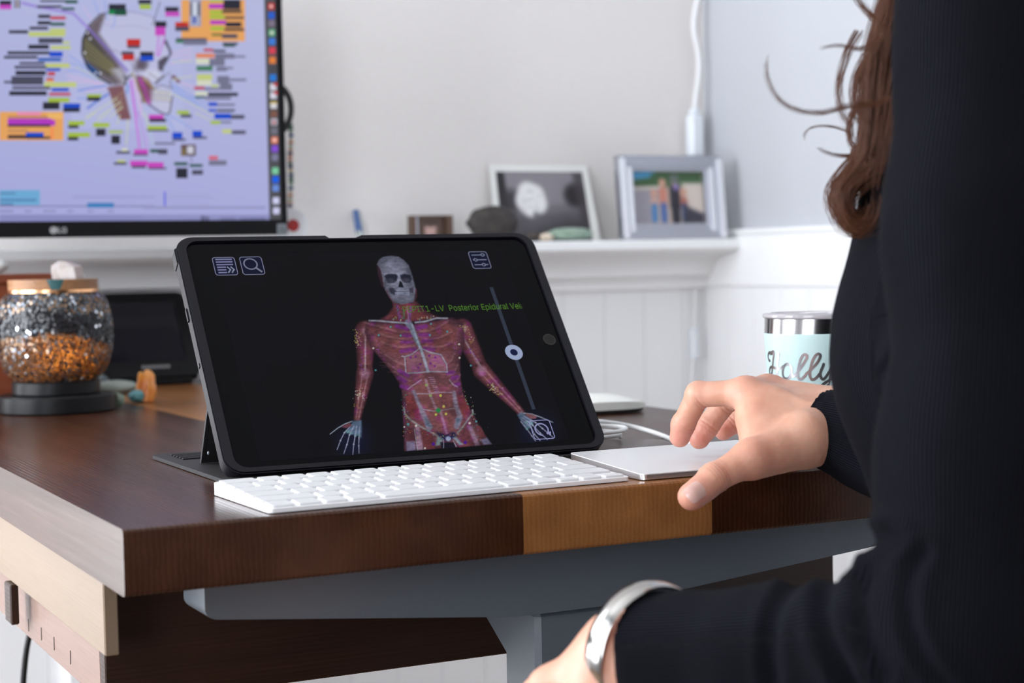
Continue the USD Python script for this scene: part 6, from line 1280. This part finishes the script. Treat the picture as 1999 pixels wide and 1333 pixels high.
Rs.chain([pc(1616, 837, 1.271), pc(1720, 862, 1.243), relb], (.0285, .0335, .044), .02); Rs.cone(relb, pc(1975, -60, 1.245), .046, .055, .03)
axr = pc(1720, 862, 1.240) - pc(1616, 838, 1.268); axr /= np.linalg.norm(axr)
Rs.cut(pc(1607, 836, 1.2705), -axr)
Ls = Field(slo, shi, .0042)                                             # left sleeve
Ls.chain([pc(1262, 1283, .988), pc(1500, 1292, .938), pc(1700, 1280, .895), lel], (.0375, .0400, .0425, .0450), .012); Ls.chain([lel, pc(1920, 900, .878), pc(1935, 450, .905), pc(1958, -60, .945)], (.0475, .0480, .0505, .057), .03)
axl = pc(1500, 1292, .938) - pc(1262, 1283, .988); axl /= np.linalg.norm(axl); cutn = -axl * .95 + CU * -.06; cutn /= np.linalg.norm(cutn)
Ls.cut(pc(1268, 1285, .987), cutn)
Sf.D = smin(Sf.D, Rs.D, .012); Sf.D = smin(Sf.D, Ls.D, .010)
Sf.cut(B(0, 0, -.185), -UPv)
sv_, sf_ = Sf.mesh(); sv_, sf_ = relax(sv_, sf_, 8)
SN = normals(sv_, sf_)
# folds of the left sleeve near the elbow, slack folds of the cuff end
spx = proj(sv_); dpt = (sv_ - EYE) @ CF
near_arm = np.clip((1.03 - dpt) / .03, 0, 1)
def fold(pts, w, depth):
    global sv_
    pts = spline(np.array(pts, float), 30); d = np.full(len(sv_), 1e9)
    for k in range(len(pts) - 1):
        ab = pts[k + 1] - pts[k]; t = np.clip(((spx - pts[k]) @ ab) / (ab @ ab), 0, 1); d = np.minimum(d, np.linalg.norm(spx - pts[k] - t[:, None] * ab, axis=1))
    m = near_arm * (np.exp(-(d / w) ** 2) - .55 * np.exp(-((d - 1.9 * w) / w) ** 2)); sv_ = sv_ - SN * (m * depth)[:, None]
fold([(1660, 1105), (1590, 1120), (1525, 1170), (1505, 1230), (1512, 1330)], 15, .0030)
fold([(1735, 1045), (1660, 1085), (1615, 1150), (1612, 1230), (1660, 1330), (1690, 1400)], 17, .0042)
fold([(1760, 1060), (1700, 1130), (1690, 1210), (1730, 1320)], 13, .0028)
fold([(1800, 1080), (1772, 1160), (1790, 1260), (1850, 1340)], 15, .0025)
sv_ = sv_ + SN * ((meshkit.fbm(sv_ * 18, 3, 5) - .5) * .005)[:, None]
# rib coordinate: round the body for the trunk and the upper arm, round the sleeve's axis for the forearms
def axis_angle(v, a, b):
    ax = (b - a) / np.linalg.norm(b - a); e = np.cross(ax, [.3, .2, 1.0]); e /= np.linalg.norm(e); g_ = np.cross(ax, e); q = v - a; return np.arctan2(q @ g_, q @ e)
def rib_of(v):
    segs = [(B(0, 0, -.2), B(0, 0, .3), .11, .02), (pc(1616, 838, 1.268), relb, .036, 0), (lel, pc(1262, 1283, .988), .041, 0), (lel, pc(1958, -60, .945), .050, 0), (relb, pc(1975, -60, 1.245), .050, 0)]
    best, out = np.full(len(v), 1e9), np.zeros(len(v))
    for a, b, r, o in segs:
        d = cone_sd(v, a, b, r, r) + o; m = d < best; out[m] = (axis_angle(v[m], a, b) + np.pi) * r / .0021; best = np.minimum(best, d)
    return out
rib = rib_of(sv_)
sw_prim = obj('sweater', (sv_, sf_), 'sweater_knit', woman, True)
UsdGeom.PrimvarsAPI(UsdGeom.Mesh(sw_prim)).CreatePrimvar('rib', Sdf.ValueTypeNames.Color3fArray, 'vertex').Set(Vt.Vec3fArray.FromNumpy(np.stack([rib, 0 * rib, 0 * rib], -1).astype(np.float32)))
# cuff ribbing of the right sleeve: a separate knit band
a = np.arange(72) * 2 * np.pi / 72
c0 = pc(1608, 836, 1.2735); e1 = np.cross(axr, UPv); e1 /= np.linalg.norm(e1); e2 = np.cross(axr, e1)
rings = []
for t, r in ((.0030, .0215), (.0002, .0240), (-.0010, .0268), (.000, .0284), (.008, .0288), (.020, .0294), (.030, .0300), (.036, .0280)):
    rr = r + .0005 * np.sign(np.sin(36 * a)) * (t > -.001); rings.append(c0 + axr * t + e1 * (rr * 1.02 * np.cos(a))[:, None] + e2 * (rr * np.sin(a))[:, None])
V = np.vstack(rings); F = []
for i in range(len(rings) - 1):
    for q in range(72): a_, b2_, c_, d_ = i * 72 + q, i * 72 + (q + 1) % 72, (i + 1) * 72 + (q + 1) % 72, (i + 1) * 72 + q; F += [[a_, b2_, c_], [a_, c_, d_]]
cuff = obj('cuff', (V, np.array(F)), 'sweater_knit', sw_prim, True)
UsdGeom.PrimvarsAPI(UsdGeom.Mesh(cuff)).CreatePrimvar('rib', Sdf.ValueTypeNames.Color3fArray, 'vertex').Set(Vt.Vec3fArray.FromNumpy(np.zeros((len(V), 3), np.float32)))
# trousers and shoes
Tf = Field(hl, hh, .010)
for hp, kn, an in ((hipL, knL, anL), (hipR, knR, anR)): Tf.chain([hp, kn, an], (.085, .066, .052), .03)
Tf.ell(B(-.04, 0, -.18), (FD * .12, SD * .17, UPv * .10), .04); Tf.cut(np.array([0, 0, FZ + .075]), -UPv)
tv, tf_ = Tf.mesh(); tv, tf_ = relax(tv, tf_, 4); obj('trousers', (tv, tf_), 'trousers', woman, True)
for an in (anL, anR):
    s_ = Field(an + LEG * .06 - .17, an + LEG * .06 + .17, .006); s_.chain([an - UPv * .050 - LEG * .02, an - UPv * .052 + LEG * .08, an - UPv * .062 + LEG * .155], (.036, .036, .028), .02); s_.cut(np.array([0, 0, FZ + .001]), -UPv); v, f = s_.mesh(); v, f = relax(v, f, 3); v[:, 2] = np.maximum(v[:, 2], FZ + .0005); obj('shoe', (v, f), 'shoe_black', woman, True)
# bangle: a broad domed silver cuff, standing a little off the wrist
bc_ = pc(1266, 1274, .986); pn_ = -CF * .52 - CR * .855; pt_ = CU * .985 + CR * .16; bax = np.cross(pn_, pt_); bax /= np.linalg.norm(bax)
e1 = np.cross(bax, CF); e1 /= np.linalg.norm(e1); e2 = np.cross(bax, e1)
a = np.linspace(0, 2 * np.pi, 96, endpoint=False); ring_pts = []
prof = [(-.0082, .0), (-.0074, .0012), (-.004, .0022), (0, .0026), (.004, .0022), (.0074, .0012), (.0082, 0), (.0066, -.0008), (-.0066, -.0008)]
V, F = [], []
for i, t in enumerate(a):
    for w, hgt in prof:
        wd = 1.0; V.append(bc_ + e1 * math.cos(t) * (.0385 + hgt) + e2 * math.sin(t) * (.0375 + hgt) + bax * w * wd)
npf = len(prof)
for i in range(96):
    for k in range(npf): a_, b2_, c_, d_ = i * npf + k, i * npf + (k + 1) % npf, ((i + 1) % 96) * npf + (k + 1) % npf, ((i + 1) % 96) * npf + k; F += [[a_, b2_, c_], [a_, c_, d_]]
obj('bangle', (np.array(V), np.array(F)), 'bangle_silver', woman, 40, label='broad polished silver bangle on the left wrist')

# hair: a cap over the skull and long loose curls falling past the shoulder
usdkit.material(stage, '/World/Looks/hair_brown', {'o': ('hair_info', {}), 'r': ('rgb_ramp', {'ramp': [(0.0, (0.075, 0.026, 0.012)), (0.6, (0.17, 0.060, 0.026)), (1.0, (0.27, 0.11, 0.05))]}), 'p': ('principled_bsdf', {'roughness': 0.5, 'specular_ior_level': 0.2})}, [('o.intercept', 'r.fac'), ('r.color', 'p.base_color')], surface='p.BSDF')
M('hair_cap', (0.045, 0.019, 0.010), 0.5)
Hf = Field(hc - .20, hc + .20, .0055)
Hf.ell(hc - FD * .014 + UPv * .040, (FD * .094, SD * .086, UPv * .104), .02); Hf.ell(hc - FD * .045 - UPv * .06, (FD * .060, SD * .082, UPv * .11), .03)
Hf.cut(hc + FD * .060, FD)
v, f = Hf.mesh(); v, f = relax(v, f, 3); nH = normals(v, f); v = v + nH * ((meshkit.fbm(v * [26, 26, 9], 3, 8) - .5) * .016)[:, None]
obj('hair_cap', (v, f), 'hair_cap', woman, True)
ZC = lambda x, y: (1440 + x / 1.9034, y / 1.9034)
curves = []
def lock(pts, n, spread, tip=.6, dep=1.06, ddep=.02, wob=3.0, w=.00022, kink=1.0):
    P = np.array([ZC(*p) for p in pts]); S_ = spline(P, 44); L = np.linspace(0, 1, 44)
    for _ in range(n):
        o = rng.normal(size=2) * spread; ph = rng.uniform(0, 6.28, 2); fr = rng.uniform(.6, 1.6); amp = wob * rng.uniform(.3, 1.2); sc = 1 + (tip - 1) * L
        q = S_ + o * sc[:, None] + np.stack([np.sin(ph[0] + 6.28 * fr * L) * amp, np.cos(ph[1] + 6.28 * fr * L) * amp * .5], -1) * (.3 + .7 * L)[:, None]
        d0 = dep + rng.normal() * ddep; i0 = 0; i1 = 44 - int(rng.integers(0, 5))
        curves.append((np.array([pc(x_, y_, d0 + .006 * math.sin(3 * k / 44 + ph[0])) for k, (x_, y_) in enumerate(q[i0:i1])]), w * rng.uniform(.7, 1.3)))
lock([(590, -260), (575, -120), (555, 0), (525, 110), (500, 220), (485, 330), (480, 430), (470, 520), (458, 590), (455, 650)], 330, 9, .8, wob=4)
lock([(640, -260), (610, -100), (580, 40), (560, 160), (545, 280), (535, 400), (520, 500), (505, 590)], 300, 10, .9, wob=4)
lock([(690, -260), (660, -80), (630, 80), (600, 240), (570, 420), (540, 600), (520, 720)], 260, 10, 1.0, dep=1.05)
lock([(470, 560), (440, 620), (395, 670), (370, 720), (385, 790), (430, 845), (480, 850), (520, 800), (530, 720)], 300, 9, .9, wob=4)
lock([(500, 600), (470, 660), (420, 700), (400, 750), (430, 810), (480, 815), (510, 760)], 260, 10, .9, wob=4)
lock([(540, 120), (480, 175), (430, 180), (390, 170), (335, 172), (305, 182)], 16, 3.5, .5, dep=1.0, w=.00015)
lock([(570, 360), (500, 385), (430, 390), (330, 415), (240, 412), (165, 378), (120, 310), (108, 240), (116, 200)], 20, 3.2, .5, dep=1.0, w=.00014)
lock([(450, 120), (420, 170), (390, 250), (376, 330), (390, 420), (425, 480)], 30, 4.5, .7, w=.00017)
lock([(560, 110), (520, 80), (480, 40), (440, -10), (420, -60)], 34, 5, .7, w=.00018)
lock([(520, 560), (460, 575), (400, 577), (340, 568), (295, 545)], 14, 2.5, .5)
lock([(430, 500), (390, 480), (330, 468), (270, 475), (245, 520)], 6, 2, .5)
lock([(480, 380), (430, 420), (415, 480), (430, 540), (470, 560)], 40, 5, .8)
lock([(500, 200), (460, 260), (440, 340), (450, 420), (480, 470)], 60, 6, .9)
pts_ = np.vstack([c for c, _ in curves]); cnts = [len(c) for c, _ in curves]; ws = np.concatenate([np.linspace(1, .35, len(c)) * w_ * 2 for c, w_ in curves])
hp_ = numbered(woman.GetPath().pathString + '/hair'); hcv = UsdGeom.BasisCurves.Define(stage, hp_)
hcv.CreateTypeAttr('linear'); hcv.CreateWrapAttr('nonperiodic'); hcv.CreatePointsAttr(Vt.Vec3fArray.FromNumpy(to_local(pts_, hp_).astype(np.float32))); hcv.CreateCurveVertexCountsAttr(Vt.IntArray(cnts))
hcv.CreateWidthsAttr(Vt.FloatArray.FromNumpy(ws.astype(np.float32))); hcv.SetWidthsInterpolation('vertex')
UsdShade.MaterialBindingAPI.Apply(hcv.GetPrim()).Bind(UsdShade.Material.Get(stage, '/World/Looks/hair_brown'))

# the stool she sits on
M('stool_black', (0.02, 0.02, 0.021), 0.6)
st = thing('stool', 'dark stool under the seated person at the desk end', 'stool', (B(-.05, 0, 0)[0], B(-.05, 0, 0)[1], FZ))
sx_, sy_ = B(-.05, 0, 0)[:2]; zs = -.285
obj('seat', lathe([(0, zs - .05), (.17, zs - .05), (.185, zs - .035), (.185, zs - .008), (.17, zs), (0, zs)], 48, (sx_, sy_)), 'stool_black', st, 40)
obj('post', lathe([(0, FZ + .05), (.025, FZ + .05), (.025, zs - .051), (0, zs - .051)], 24, (sx_, sy_)), 'steel_grey', st, 40)
obj('foot_plate', lathe([(0, FZ + .0004), (.20, FZ + .0004), (.20, FZ + .015), (.03, FZ + .0495), (0, FZ + .0495)], 48, (sx_, sy_)), 'stool_black', st, 40)
